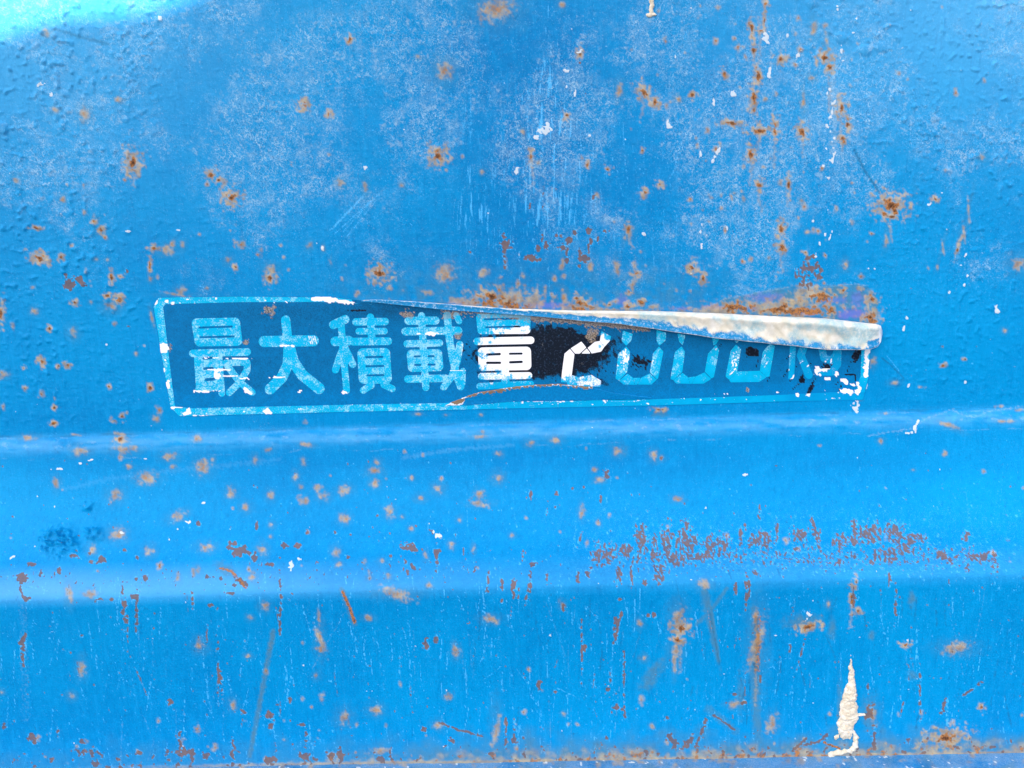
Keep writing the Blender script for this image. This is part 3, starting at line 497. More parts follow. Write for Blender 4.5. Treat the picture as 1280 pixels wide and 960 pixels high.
# rail under the panel: a ledge that runs out towards the viewer, then turns down
rz = []
for k in range(60):
    t = k / 59; rz.append((.052 + .052 * t, zbot + .0012 - .002 * t))
for k in range(1, 13):
    a = k / 12 * math.pi / 2; rz.append((.104 + .006 * math.sin(a), zbot - .0008 - .006 * (1 - math.cos(a))))
for k in range(1, 14): rz.append((.110, zbot - .0068 - .002 * k * k))
rz = np.array(rz); xr_ = xs[::2]
Xg, Zg = np.meshgrid(xr_, rz[:, 1]); Og = np.repeat(rz[:, 0][:, None], len(xr_), 1)
P = np.stack([Xg, -Og, Zg + Xg * -.0060], -1).reshape(-1, 3); px, py = to_px(P)
P[:, 2] += (.25 * fbm(px, py, 14, 201, 3) + .1 * fbm(px, py, 4, 205, 2)) / 1000
zero = np.zeros(len(P)); A = {k: zero for k in LAYERS}
A['chalk'] = np.clip(.55 + .6 * fbm(px, py, 40, 210, 4), 0, 1); A['olive'] = .5 * sstep(0, .5, fbm(px, py, 24, 214, 4)); A['white'] = .9 * sstep(.34, .42, fbm(px, py, 7, 218, 3)); A['halo'] = .8 * sstep(.12, .45, fbm(px, py, 12, 222, 3)) * sstep(zbot, zbot + .001, P[:, 2] - Xg.ravel() * -.006)
mesh_obj('bottom_rail', P, grid_faces(len(rz), len(xr_)), M_PAINT, truck, A)

# ------------------------------------------------------------------ flat outlines: distance fields and their filled meshes
def sd_seg(gx, gy, pts, r):
    d = np.full(gx.shape, 1e9)
    for (ax, ay), (bx, by) in zip(pts[:-1], pts[1:]):
        dx, dy = bx - ax, by - ay; t = np.clip(((gx - ax) * dx + (gy - ay) * dy) / (dx * dx + dy * dy + 1e-9), 0, 1)
        d = np.minimum(d, np.hypot(gx - ax - t * dx, gy - ay - t * dy))
    return d - r
def sd_poly(gx, gy, pts, rad=0.0):
    p = list(pts)
    d = sd_seg(gx, gy, p + [p[0]], 0); d = np.where(poly_in(p, gx, gy), -d, d)
    if rad <= 0: return d
    # rounded corners: shrink, then grow
    cx = sum(q[0] for q in p) / len(p); cy_ = sum(q[1] for q in p) / len(p)
    ip = []
    n = len(p)
    for i in range(n):
        a, b, c = np.array(p[i - 1], float), np.array(p[i], float), np.array(p[(i + 1) % n], float)
        e1 = (a - b) / np.linalg.norm(a - b); e2 = (c - b) / np.linalg.norm(c - b)
        s_ = abs(e1[0] * e2[1] - e1[1] * e2[0]); ip.append(tuple(b + (e1 + e2) * rad / max(s_, .3)))
    d2 = sd_seg(gx, gy, ip + [ip[0]], 0); d2 = np.where(poly_in(ip, gx, gy), -d2, d2)
    return d2 - rad
def marching(D, xsv, ysv):
    """fill D<0 on a regular grid; returns vertices (x,y) and triangles"""
    ny, nx = D.shape; verts = {}; V = []; T_ = []
    def vid(key, x, y):
        if key not in verts: verts[key] = len(V); V.append((x, y))
        return verts[key]
    neg = D < 0
    cnt = neg[:-1, :-1].astype(int) + neg[1:, :-1] + neg[1:, 1:] + neg[:-1, 1:]
    for j, i in zip(*np.nonzero(cnt)):
        cs = [(j, i), (j, i + 1), (j + 1, i + 1), (j + 1, i)]; poly = []
        for k in range(4):
            a, b = cs[k], cs[(k + 1) % 4]; da, db = D[a], D[b]
            if da < 0: poly.append(vid(a, xsv[a[1]], ysv[a[0]]))
            if (da < 0) != (db < 0):
                t = da / (da - db); key = (min(a, b), max(a, b))
                poly.append(vid(key, xsv[a[1]] + t * (xsv[b[1]] - xsv[a[1]]), ysv[a[0]] + t * (ysv[b[0]] - ysv[a[0]])))
        for k in range(1, len(poly) - 1): T_.append((poly[0], poly[k + 1], poly[k]))
    return np.array(V, float), np.array(T_, np.int32)
def skirt(V3, T_, back):
    """close a flat outline down to the surface below it"""
    e = np.concatenate([T_[:, [0, 1]], T_[:, [1, 2]], T_[:, [2, 0]]]); key = np.sort(e, 1)
    u, inv, c = np.unique(key, axis=0, return_inverse=True, return_counts=True)
    be = e[c[inv.ravel()] == 1]; ids = np.unique(be); mp = {int(q): len(V3) + n for n, q in enumerate(ids)}
    Vb = V3[ids] + np.array([0, back, 0]); ex = []
    for a, b in be: ex += [(a, mp[int(a)], b), (b, mp[int(a)], mp[int(b)])]
    return np.concatenate([V3, Vb]), np.concatenate([T_, np.array(ex, np.int32)]), ids
def outline_part(name, sdf, box, step, lift, material, parent, attrs, back, thick_fn=None, base=None):
    xsv = np.arange(box[0], box[2] + step, step); ysv = np.arange(box[1], box[3] + step, step)
    gx, gy = np.meshgrid(xsv, ysv); D = sdf(gx, gy); D = np.where(np.abs(D) < 1e-6, 1e-6, D)
    D[0, :] = D[-1, :] = np.maximum(D[0, :], .01); D[:, 0] = np.maximum(D[:, 0], .01); D[:, -1] = np.maximum(D[:, -1], .01)
    V, T_ = marching(D, xsv, ysv)
    P = (base or (lambda a, b: at_out(a, b, np.zeros(len(a)))))(V[:, 0], V[:, 1])
    P[:, 1] -= (sample(LOW, V[:, 0], V[:, 1]) if base is None else 0) / 1000 + lift + (thick_fn(V[:, 0], V[:, 1]) if thick_fn else 0)
    A = {k: sample(v, V[:, 0], V[:, 1]) for k, v in attrs.items()}
    P2, T2, ids = skirt(P, T_, back)
    A = {k: np.concatenate([v, v[ids]]) for k, v in A.items()}
    return mesh_obj(name, P2, T2, material, parent, A, smooth=thick_fn is not None)

# ------------------------------------------------------------------ the load capacity sticker
stick = thing('load_sticker', 'dark rectangular load capacity sticker with peeling top edge, reading 最大積載量 2000 kg', 'sticker', tuple(float(v) for v in at_out(650, 512, 0.0)))
FT = [(420,372.5),(448,375),(462,376),(475,377),(520,381),(580,386),(640,390),(711,395),(777,400),(820,404),(890,412),(980,420),(1031,424),(1090,426)]   # where the film folds over
ftx, fty = zip(*FT)
outer = [(191.5,384),(198,371.5),(300,370),(420,371)] + list(FT[1:]) + [(1087.5,438),(1086,470),(1079,500),(980,502),(820,507),(640,511),(400,516),(224,520.5),(213,509)]
inner = [(204,384),(207,380),(300,379.6),(400,379),(430,379.8),(462,382.5),(520,386),(640,394),(777,404),(890,415),(1031,427),(1077,429),(1075,470),(1069,489),(980,491),(820,497),(640,500),(400,504.5),(240,508.5),(219,508)]
rub, thick, sdirt, swhite, fleck = [layer() for _ in range(5)]
SV = fbm(GX, GY, 3.0, 301, 3, .6, sy=8); SN = fbm(GX, GY, 10, 305, 4, .6); SF = fbm(GX, GY, 2.0, 309, 2, .7)
bx = ((np.abs(GX - 682 + .25 * (GY - 436)) / 100) ** 2.6 + (np.abs(GY - 438 + 6 * SN) / 41) ** 2.6) ** (1 / 2.6) + .45 * np.exp(-((GX - 740) / 30) ** 2 - ((GY - 408) / 10) ** 2) + .35 * np.exp(-((GX - 640) / 60) ** 2 - ((GY - 398) / 9) ** 2)
rub = sstep(.18, .98, sstep(1.34, .46, bx) + .42 * SN + .36 * SV + .20 * SF) * (.80 + .2 * sstep(-.3, .2, SN))
rub = np.maximum(rub, sstep(.5, .65, .62 * np.exp(-((GX - 781) / 13) ** 2 - ((GY - 448) / 24) ** 2) + .25 * SV + .3 * SF))
rub = np.maximum(rub, sstep(.45, .6, .6 * np.exp(-((GX - 800) / 26) ** 2 - ((GY - 452) / 18) ** 2) + .4 * SF + .2 * SV))
rub = np.maximum(rub, sstep(.45, .6, .52 * np.exp(-((GX - 918) / 10) ** 2 - ((GY - 452) / 24) ** 2) + .4 * SF + .1 * SV))
rub = np.maximum(rub, sstep(.42, .58, .42 * np.exp(-((GX - 583) / 14) ** 2 - ((GY - 440) / 34) ** 2) + .55 * SF + .1 * SV))
rub = np.maximum(rub, sstep(.42, .58, .40 * np.exp(-((GX - 735) / 60) ** 2 - ((GY - 462) / 16) ** 2) + .5 * SF + .25 * SV))
for t in [(940,440,8,6),(1032,460,4,4),(1012,488,6,3,-60),(1014,483,4,3),(1002,474,3,5,20),(1070,444,5,9,25),(1062,468,9,1.5,8),(448,388,10,1.6),(440,389,8,1)]:
    blob(rub, t[0], t[1], t[2], t[3], 1, .3, 1.1, t[4] if len(t) > 4 else 0)
for k in range(16):
    x, y = RNG.uniform(985, 1075), RNG.uniform(440, 482); stroke(rub, [(x, y), (x - RNG.uniform(2, 8), y + RNG.uniform(4, 12))], .8, .9, 1.2)
for k in range(10):
    x, y = RNG.uniform(900, 985), RNG.uniform(430, 478); stroke(rub, [(x, y), (x - RNG.uniform(2, 9), y + RNG.uniform(3, 10))], .6, .8, 1.2)
blob(rub, 738, 477, 24, 6, .60, .7, 1.2); blob(rub, 612, 470, 14, 9, .55, .7, 1.2)
low = sstep(472, 498, GY + (GX - 640) * .012 + 4 * SN)
thick = .62 + .16 * SN + .16 * SF + .20 * low + .18 * sstep(900, 1080, GX) * sstep(430, 480, GY)
thick -= .32 * np.exp(-((GX - 500) / 75) ** 2 - ((GY - 388) / 12) ** 2) + .10 * np.exp(-((GX - 350) / 60) ** 2 - ((GY - 392) / 14) ** 2) + .16 * np.exp(-((GX - 745) / 100) ** 2 - ((GY - 415) / 16) ** 2)
thick += .06 * sstep(300, 210, GX)
thick = np.clip(thick, .06, 1)
flap_b = np.interp(GX, [462,546,640,711,777,820,890,980,1031,1087], [376,386,393,399,405,411,422,431,437,437])
under = GY - flap_b
sdirt = sstep(.42, .62, sstep(24, 2, under) * .55 * sstep(500, 560, GX) * sstep(860, 790, GX) + .45 * SF + .25 * SN) * (GX > 480)
sdirt = np.maximum(sdirt, sstep(.5, .62, .55 * sstep(11, 2, under) * sstep(560, 660, GX) * sstep(830, 800, GX) + .3 * SF + .2))
for t in [(509,393,8,6),(573,421,5,5),(308,427,4,4),(337,388,8,6),(213,434,2.5,5),(934,487,4,3),(560,394,8,5),(740,418,8,9)]: blob(sdirt, t[0], t[1], t[2], t[3], .8, .6, 1.1)
for t in [(205,434.5,5.2,5.6),(410,374,14,4,5),(395,373,8,2.5),(430,377,14,2.2,8)]: blob(swhite, t[0], t[1], t[2], t[3], 1, .2, .8, t[4] if len(t) > 4 else 0)
swhite[win(205, 435, 7)] = np.maximum(swhite[win(205, 435, 7)], ((np.abs(GX - 205) < 5) & (np.abs(GY - 435) < 6))[win(205, 435, 7)])
for t in [(208,372+5,2,2),(201,453,1.4,1.4),(206,463,2,3),(210,480,3,6),(207,450,1,1),(233,516,3,3),(335,514,5,3),(300,511,9,.7),(250,519.5,16,.7),(380,511,8,.7),(216,510,3,2),(222,509,10,.9),(236,513,3,3),(216,379,2,2.5),(234,374,2,1),(270,373,1,1),(195,378,1.6,3,25),(640,501,30,.6),(690,502,30,.6),(780,502,25,.5),(905,491.5,9,.5),(938,491,5,.5),(968,490.5,7,.5),(1083,448,3.2,14,4),(1082,465,2.6,9,8),(1072,480,2,2),(1073,488,3,7,25),(1058,478,8,3,20),(1056,489,8,2.5),(1062,490,4,4),(1046,467,4,3),(1021,464,4,6),(1034,474,2.5,2),(996,493,2.5,3),(1030,487,1.2,1.2)]:
    blob(swhite, t[0], t[1], t[2], t[3], .95, .25, 1.2, t[4] if len(t) > 4 else 0)
for k in range(130):
    x = RNG.uniform(205, 1060); y = RNG.choice([RNG.uniform(371, 379), np.interp(x, [224,400,640,820,980,1079], [515,510.5,506,502,497,495]) + RNG.uniform(-4, 4)]) if x < 430 else np.interp(x, [224,400,640,820,980,1079], [515,510.5,506,502,497,495]) + RNG.uniform(-5, 3)
    blob(swhite, x, y, RNG.uniform(.6, 1.8), RNG.uniform(.5, .9), .8, .4, 1)
fleck = .34 + .45 * sstep(-.2, .35, SN) + .25 * np.exp(-((GX - 280) / 40) ** 2 - ((GY - 465) / 30) ** 2) + .2 * np.exp(-((GX - 540) / 60) ** 2 - ((GY - 440) / 50) ** 2) - .3 * sstep(468, 486, GY) * sstep(560, 700, GX) - .25 * (GX > 850) * (GY > 455)
for t in [(275,462,16,1),(285,470,14,1),(265,447,12,1),(300,448,14,1),(258,489,14,1.2),(273,468,5,5),(310,489,8,3,35),(360,432,8,1.4),(375,489,4,1,-40),(310,473,10,.8),(345,471,12,.9),(538,417,10,2),(430,490,4,2),(575,463,30,.6)]: blob(swhite, t[0], t[1], t[2], t[3], .9, .35, 1.3, t[4] if len(t) > 4 else 0)
for t in [(727,456,5,9,15),(751,459,4,9,20),(735,418,6,6),(678,432,4,12)]: blob(swhite, t[0], t[1], t[2], t[3], .40, .7, 1.6, t[4] if len(t) > 4 else 0)
for k in range(4): stroke(swhite, [(386 + 2.4 * k, 420), (389 + 2.4 * k, 430)], .6, .9, .7)
fadep = .62 * sstep(965, 1000, GX) * (GX < 1066) + .45 * sstep(470, 486, GY) * sstep(560, 620, GX) * (GY < 494) + .40 * sstep(500, 700, GX) * (GY > 489) + .25 * sstep(990, 1050, GX) * (GY > 489)
fadep = np.clip(fadep, 0, .85)
SA = dict(fadep=fadep, rub=rub, thick=thick, sdirt=sdirt, swhite=swhite, fleck=fleck)

def print_material(name, base, over, is_white):
    m_, N, L, B = mat(name)
    n2 = noise(N, L, 1300, 3, .6); n4 = noise(N, L, 2600, 2, .6); n3 = noise(N, L, 160, 4, .6); hs = noise(N, L, 500, 3, .6, (1, 1, 7))
    n5 = noise(N, L, 800, 3, .6)
    th = attr(N, 'thick')
    if is_white:
        cov = rng(N, L, math_(N, L, 'MULTIPLY_ADD', n2, -1.0, math_(N, L, 'MULTIPLY', attr(N, 'fleck'), .42)), -.28, -.08, 1.0, 0.22)
        c = mix(N, L, rng(N, L, n3, .3, .7), over, (0.0, 0.42, 0.70))
        c = mix(N, L, math_(N, L, 'SUBTRACT', 1.0, cov), c, (0.32, 0.66, 0.80))
        c = mix(N, L, attr(N, 'fadep'), c, (0.0, 0.25, 0.54))
    else:
        k = math_(N, L, 'ADD', th, math_(N, L, 'MULTIPLY_ADD', n2, 1.0, -.5), clamp=True)
        k = math_(N, L, 'ADD', k, math_(N, L, 'MULTIPLY_ADD', hs, .22, -.11), clamp=True)
        c = mix(N, L, k, (0.004, 0.035, 0.085), over)
        c = mix(N, L, rng(N, L, n5, .66, .80, 0, .5), c, (0.10, 0.30, 0.50))
    r_ = rng(N, L, math_(N, L, 'ADD', attr(N, 'rub'), math_(N, L, 'MULTIPLY_ADD', n4, 1.2, -.6)), .36, .64)
    b = mix(N, L, rng(N, L, n5, .52, .74, 0, .45), base, (0.06, 0.10, 0.20) if not is_white else (0.55, 0.75, 0.85))
    c = mix(N, L, r_, c, b)
    dn_ = rng(N, L, math_(N, L, 'ADD', attr(N, 'sdirt'), math_(N, L, 'MULTIPLY_ADD', n4, .8, -.4)), .40, .62)
    dc = mix(N, L, rng(N, L, n2, .35, .65), (0.09, 0.07, 0.055), (0.42, 0.34, 0.24))
    c = mix(N, L, math_(N, L, 'MULTIPLY', dn_, .8 if not is_white else .45), c, dc)
    w = rng(N, L, math_(N, L, 'ADD', attr(N, 'swhite'), math_(N, L, 'MULTIPLY_ADD', n4, .5, -.25)), .42, .60)
    c = mix(N, L, w, c, (0.80, 0.82, 0.82))
    L.new(c, B.inputs['Base Color'])
    L.new(math_(N, L, 'MULTIPLY_ADD', n3, .2, .38), B.inputs['Roughness']); B.inputs['Specular IOR Level'].default_value = .16; B.inputs['Specular Tint'].default_value = (.35, .8, 1, 1)
    bp = N.new('ShaderNodeBump'); bp.inputs['Strength'].default_value = .3; bp.inputs['Distance'].default_value = .00015
    L.new(math_(N, L, 'ADD', n2, n3), bp.inputs['Height']); L.new(bp.outputs[0], B.inputs['Normal'])
    return m_
M_FILM = print_material('oversprayed_black_film', (0.006, 0.007, 0.014), (0.0, 0.195, 0.475), False)
M_INK = print_material('oversprayed_white_print', (0.84, 0.85, 0.86), (0.0, 0.375, 0.62), True)
outline_part('film', lambda x, y: sd_poly(x, y, outer), (185, 364, 1094, 526), 2.0, .00022, M_FILM, stick, SA, .00030)
def ring(x, y):
    d = np.maximum(sd_poly(x, y, outer) + .6, -sd_poly(x, y, inner, 2.0))
    d = np.maximum(d, np.interp(x, ftx, fty) - y + np.where(x > 440, 4.0, -50))          # folded away along the top
    return np.maximum(d, -np.where((x > 1040) & (y < 486), sd_seg(x, y, [(1040, 470), (1060, 470)], 1), 1e3))
outline_part('border', ring, (185, 364, 1094, 526), 1.25, .00030, M_INK, stick, SA, .00010)

def shapes_sdf(items, ox, oy, s, clip=None):
    def f(x, y):
        X, Y = (x - ox) * s, (y - oy) * s; d = np.full(x.shape, 1e9); cut = np.full(x.shape, 1e9)
        for it in items:
            if it[0] == 'c': d = np.minimum(d, sd_seg(X, Y, it[1], it[2]))
            elif it[0] == 'b': d = np.minimum(d, sd_poly(X, Y, it[1], it[2]))
            elif it[0] == 'p': d = np.minimum(d, sd_poly(X, Y, it[1]) + 1.7)
            elif it[0] == 's': cut = np.minimum(cut, sd_seg(X, Y, it[1], it[2]))
        d = np.maximum(d, -cut) / s
        return np.maximum(d, np.interp(x, ftx, fty) + 1.0 - y)
    return f
C = lambda pts, r: ('c', pts, r)
Sl = lambda a, b, h: ('s', [a, b], h)
Bx = lambda pts, r: ('b', pts, r)
Pg = lambda *p: ('p', list(p))
GLYPHS = [
 (180, 350, (224, 392, 322, 500), [Bx([(313,256),(638,250),(660,438),(345,443)],34), Sl((372,317),(586,310),7), Sl((378,381),(598,376),7), C([(327,488),(690,479)],25),
   Bx([(333,498),(508,490),(530,722),(350,740)],10), Sl((400,522),(450,518),9), Sl((404,590),(458,586),9), Sl((416,664),(466,660),10), C([(365,728),(500,712)],22), C([(500,500),(520,755)],22),
   C([(545,552),(688,548)],22), C([(548,556),(600,630),(650,690),(722,748)],23), C([(690,555),(688,600),(640,680),(570,750)],23)]),
 (180, 350, (318, 388, 412, 500), [C([(802,409),(1130,404)],37), C([(946,266),(962,420),(970,470)],31), C([(968,430),(962,560),(920,650),(842,726)],36), C([(970,440),(995,540),(1055,630),(1168,722)],37)]),
 (400, 350, (405, 388, 498, 500), [C([(90,298),(168,262)],29), C([(140,270),(155,480),(178,735)],23), C([(102,409),(192,404)],32), C([(155,450),(125,530),(104,598)],24), C([(165,450),(190,500),(218,562)],24),
   C([(240,279),(435,277)],25), C([(336,248),(346,400)],25), C([(258,342),(430,341)],22), C([(222,411),(455,408)],26), Bx([(247,456),(465,452),(482,690),(260,692)],36), Sl((308,514),(416,512),7), Sl((310,575),(422,573),7), Sl((318,636),(422,634),7), C([(342,702),(288,735)],23), C([(425,697),(482,724)],23)]),
 (400, 350, (496, 384, 586, 494), [C([(590,272),(770,270)],27), C([(677,238),(690,480),(706,715)],24), C([(570,343),(922,338)],27), C([(580,425),(797,420)],24), Bx([(574,466),(812,460),(826,606),(590,614)],32), Sl((632,510),(664,509),7), Sl((724,508),(758,508),7), Sl((634,566),(668,566),7), Sl((724,564),(764,564),7), C([(586,660),(835,654)],25),
   C([(848,236),(864,400),(884,520),(915,650),(938,710)],25), C([(908,235),(928,276)],20), C([(932,430),(915,540),(880,640),(826,712)],24), C([(952,606),(950,690)],20)]),
 (580, 350, (590, 388, 670, 490), [Bx([(78,225),(445,225),(442,360),(92,362)],26), Sl((148,316),(372,310),6), Sl((140,262),(360,258),7), C([(88,409),(444,402)],25), Bx([(90,450),(446,444),(450,600),(100,606)],32), Sl((155,497),(238,494),8), Sl((306,492),(384,491),7), Sl((155,552),(240,552),8), Sl((308,549),(384,546),8), C([(272,600),(276,700)],27), C([(116,642),(432,637)],23), C([(104,708),(446,694)],22)]),
 (580, 350, (698, 410, 768, 486), [Pg((915,338),(982,374),(975,405),(936,448),(904,405)), Pg((904,405),(936,448),(915,478),(850,492),(822,452),(872,410)), Pg((782,408),(822,452),(850,492),(738,492),(708,456)), Pg((708,456),(738,492),(720,632),(685,682),(645,684),(652,610),(668,490)), Pg((720,632),(760,645),(782,708),(688,714),(685,682)), Pg((760,645),(850,630),(916,670),(912,714),(782,708)), Sl((786,405),(852,496),3.2), Sl((872,402),(770,496),3.2), Sl((700,448),(745,500),3)]),
 (740, 350, (766, 408, 832, 484), [Pg((205,335),(274,358),(262,405),(228,440),(196,405)), Pg((228,440),(256,475),(236,615),(178,672),(154,658),(174,490)), Pg((178,672),(236,622),(275,650),(286,700),(210,698)), Pg((275,650),(326,650),(302,698),(286,700)), Pg((326,650),(386,620),(432,664),(396,698),(302,698)), Pg((446,440),(477,476),(442,655),(432,664),(384,615),(405,488)), Pg((428,330),(500,350),(490,405),(446,440),(428,402))]),
 (740, 350, (836, 412, 902, 484), [Pg((566,352),(624,366),(604,436),(578,412)), Pg((596,438),(620,475),(602,612),(540,668),(520,658),(550,478)), Pg((540,668),(602,615),(640,645),(652,692),(560,690)), Pg((640,645),(690,640),(664,692),(652,692)), Pg((690,640),(748,612),(795,658),(742,690),(664,692)), Pg((826,428),(847,464),(812,645),(795,656),(748,610),(770,488)), Pg((796,380),(850,390),(826,428),(806,438))]),
 (740, 350, (904, 418, 972, 482), [Pg((957,426),(993,458),(967,608),(910,664),(886,642),(920,470)), Pg((910,664),(967,606),(1114,602),(1164,646),(1110,679),(922,682)), Pg((1182,420),(1218,436),(1182,640),(1164,646),(1114,602),(1134,476)), Pg((940,400),(985,404),(960,420))]),
 (900, 350, (982, 424, 1016, 476), [Pg((462,420),(506,420),(492,660),(450,660)), C([(560,430),(535,500),(590,632)],26)]),
 (900, 350, (1018, 424, 1054, 474), [C([(672,430),(690,520),(740,535),(770,500),(790,430)],24), C([(785,430),(782,560),(745,612),(660,612)],24)]),
]
for ox, oy, box, items in GLYPHS:
    outline_part('character', shapes_sdf(items, ox, oy, T), box, .8, .00030, M_INK, stick, SA, .00010)

# peeled top edge: the film rolls forward and its pale adhesive back shows
TOPX = [452,471,520,580,640,711,820,890,980,1031,1078,1096,1101,1103]; TOPY = [375.5,374.5,377,381.5,386,388,388.5,390.5,395,397,402.5,404.5,407,413]
BOTX = [452,475,546,640,711,777,820,890,980,1031,1087,1097,1101,1103]; BOTY = [377,378.5,386.5,393.5,399.5,405.5,411.5,422,431,437,437.5,434,428,418]
nx_, nt = 330, 26
ux = np.linspace(452, 1103, nx_); tp = np.interp(ux, TOPX, TOPY); bt = np.interp(ux, BOTX, BOTY)
wob = 0.8 * fbm(ux, ux * 0, 40, 320, 3) * sstep(470, 700, ux); bt = bt + 1.0 * wob
Vf, ct, cr, ce = [], [], [], []
hh = np.maximum(bt - tp, 1.2); wd = hh * .0005
for k in range(nt):
    t = k / (nt - 1)
    if t < .25:      # back of the roll, hidden: from the stuck film up to the crest
        q = t / .25; fy = .42 * (1 - q); ou = .12 * q + .03 * math.sin(q * 3.14)
    else:            # front of the roll: over the crest and down to the free edge
        q = (t - .25) / .75; fy = q; ou = .12 + .16 * math.sin(min(1, q * 4.0) * math.pi / 2) - .04 * math.sin(math.pi * q) - .06 * q
    cre = 1 + (.16 * fbm(ux + 30 * t, np.full(nx_, 40 * t), 30, 331, 4) + .30 * np.abs(fbm(ux - 25 * t, np.full(nx_, 25 * t), 18, 335, 3))) * sstep(640, 800, ux)
    p = at_out(ux, tp + fy * hh, (.0006 + wd * ou * cre * 2.0))
    p[:, 1] -= sample(LOW, ux, tp) / 1000
    Vf.append(p); qv = 0 if t < .25 else (t - .25) / .75
    xn = fbm(ux, np.full(nx_, 40 * t), 9, 340, 3); xn2 = fbm(ux, np.full(nx_, 60 * t), 34, 344, 3)
    cov = np.interp(ux, [452, 560, 640, 700, 820, 900, 980, 1040, 1103], [.02, .04, .15, .38, .55, .68, .82, .88, .9])
    c_ = sstep(.30, -.22, qv - cov + .26 * xn + .16 * xn2)
    c_ *= 1 - .85 * sstep(.35, .6, .75 * np.exp(-((ux - 1092) / 16) ** 2 - ((qv - .85) / .30) ** 2) + .3 * xn)
    ce.append(np.maximum(.75 * sstep(.93, .99, qv) * sstep(560, 700, ux), .95 * sstep(1096, 1101, ux)) + .5 * (abs(qv - .04) < .05) * sstep(640, 700, ux))
    c_ = np.where(t < .25, np.minimum(c_, .9), c_)
    ct.append(c_); cr.append(sstep(-.25, .35, xn2 + .5 * xn + .6 * np.exp(-((ux - 1060) / 40) ** 2 - ((qv - .35) / .35) ** 2) - .1))
V = np.concatenate(Vf)
M_FLAP, N, L, B = mat('peeled_vinyl_back')
n2 = noise(N, L, 700, 4, .65); n3 = noise(N, L, 120, 4, .6); n4 = noise(N, L, 2200, 2, .5)
cm = mix(N, L, rng(N, L, n3, .35, .7), (0.62, 0.59, 0.46), (0.78, 0.77, 0.68))
cm = mix(N, L, rng(N, L, n2, .55, .75, 0, .30), cm, (0.55, 0.42, 0.28))
cm = mix(N, L, math_(N, L, 'MULTIPLY', attr(N, 'stain'), rng(N, L, n2, .3, .6, .35, .9)), cm, (0.30, 0.50, 0.54))
bl = mix(N, L, rng(N, L, n2, .5, .72, 0, .75), (0.0, 0.22, 0.48), (0.50, 0.66, 0.72))
kk = rng(N, L, math_(N, L, 'ADD', attr(N, 'cream'), math_(N, L, 'MULTIPLY_ADD', n4, .9, -.45)), .25, .70)
L.new(mix(N, L, rng(N, L, math_(N, L, 'ADD', attr(N, 'edge'), math_(N, L, 'MULTIPLY_ADD', n2, .8, -.4)), .35, .8), mix(N, L, kk, bl, cm), (0.74, 0.78, 0.78)), B.inputs['Base Color']); B.inputs['Roughness'].default_value = .5; B.inputs['Specular IOR Level'].default_value = .25
bp = N.new('ShaderNodeBump'); bp.inputs['Strength'].default_value = .4; bp.inputs['Distance'].default_value = .0003
L.new(math_(N, L, 'ADD', n2, n3), bp.inputs['Height']); L.new(bp.outputs[0], B.inputs['Normal'])
fl = mesh_obj('peeled_flap', V, grid_faces(nt, nx_), M_FLAP, stick, dict(cream=np.concatenate(ct), stain=np.concatenate(cr), edge=np.concatenate(ce)))
fl['label'] = 'peeled film edge rolled down with cream adhesive back'
so = fl.modifiers.new('thickness', 'SOLIDIFY'); so.thickness = .00016; so.offset = 0

# lifted blister of film along the bottom edge, torn open along its upper rim
ARC = [(556,507),(566,502),(585,494.5),(600,489.5),(617,487),(640,483.5),(670,480.5),(700,479.5),(739,483.5),(767,491),(814,496.5)]
ax_, ay_ = zip(*ARC); torn = ARC + [(814,498.5),(700,501),(640,502),(590,506)]
wl_ = layer(); stroke(wl_, ARC[:9], 1.7, 1, 1.0); blob(wl_, 571, 503, 11, 5, 1, .3, 1.0, -20)
bd = layer(); stroke(bd, [(x, y - .5) for x, y in ARC[2:9]], 2.6, .9, 1.4); blob(bd, 573, 501, 9, 3.5, 1, .4, 1.2, -15); blob(bd, 618, 487, 16, 4, .9, .5, 1.3)
M_TORN, N, L, B = mat('lifted_painted_film')
n2 = noise(N, L, 1000, 3, .6); n4 = noise(N, L, 2200, 2, .5)
c = mix(N, L, rng(N, L, n2, .35, .7), (0.0, 0.165, 0.40), (0.0, 0.215, 0.50))
c = mix(N, L, rng(N, L, math_(N, L, 'ADD', attr(N, 'rim'), math_(N, L, 'MULTIPLY_ADD', n4, .8, -.4)), .40, .65), c, (0.70, 0.78, 0.80))
c = mix(N, L, rng(N, L, math_(N, L, 'ADD', attr(N, 'grime'), math_(N, L, 'MULTIPLY_ADD', n2, 1.2, -.6)), .45, .70), c, (0.22, 0.155, 0.10))
L.new(c, B.inputs['Base Color']); B.inputs['Roughness'].default_value = .5; B.inputs['Specular IOR Level'].default_value = .12
def lift(x, y):
    top = np.interp(x, ax_, ay_); q = np.clip((y - top) / np.maximum(502 - top, 2), 0, 1)
    return .0011 * (1 - q) ** 1.3 * np.clip((502 - top) / 14, .15, 1) + .00012 * fbm(x, y, 8, 350, 2)
tf = outline_part('torn_edge', lambda x, y: sd_poly(x, y, torn) + .5 * perlin(x / 4, y / 4, 360), (550, 472, 820, 512), 1.2, .0004, M_TORN, stick, dict(rim=wl_, grime=bd), .0007, thick_fn=lift)
tf['label'] = 'lifted strip of blue painted film with torn whitish rim'

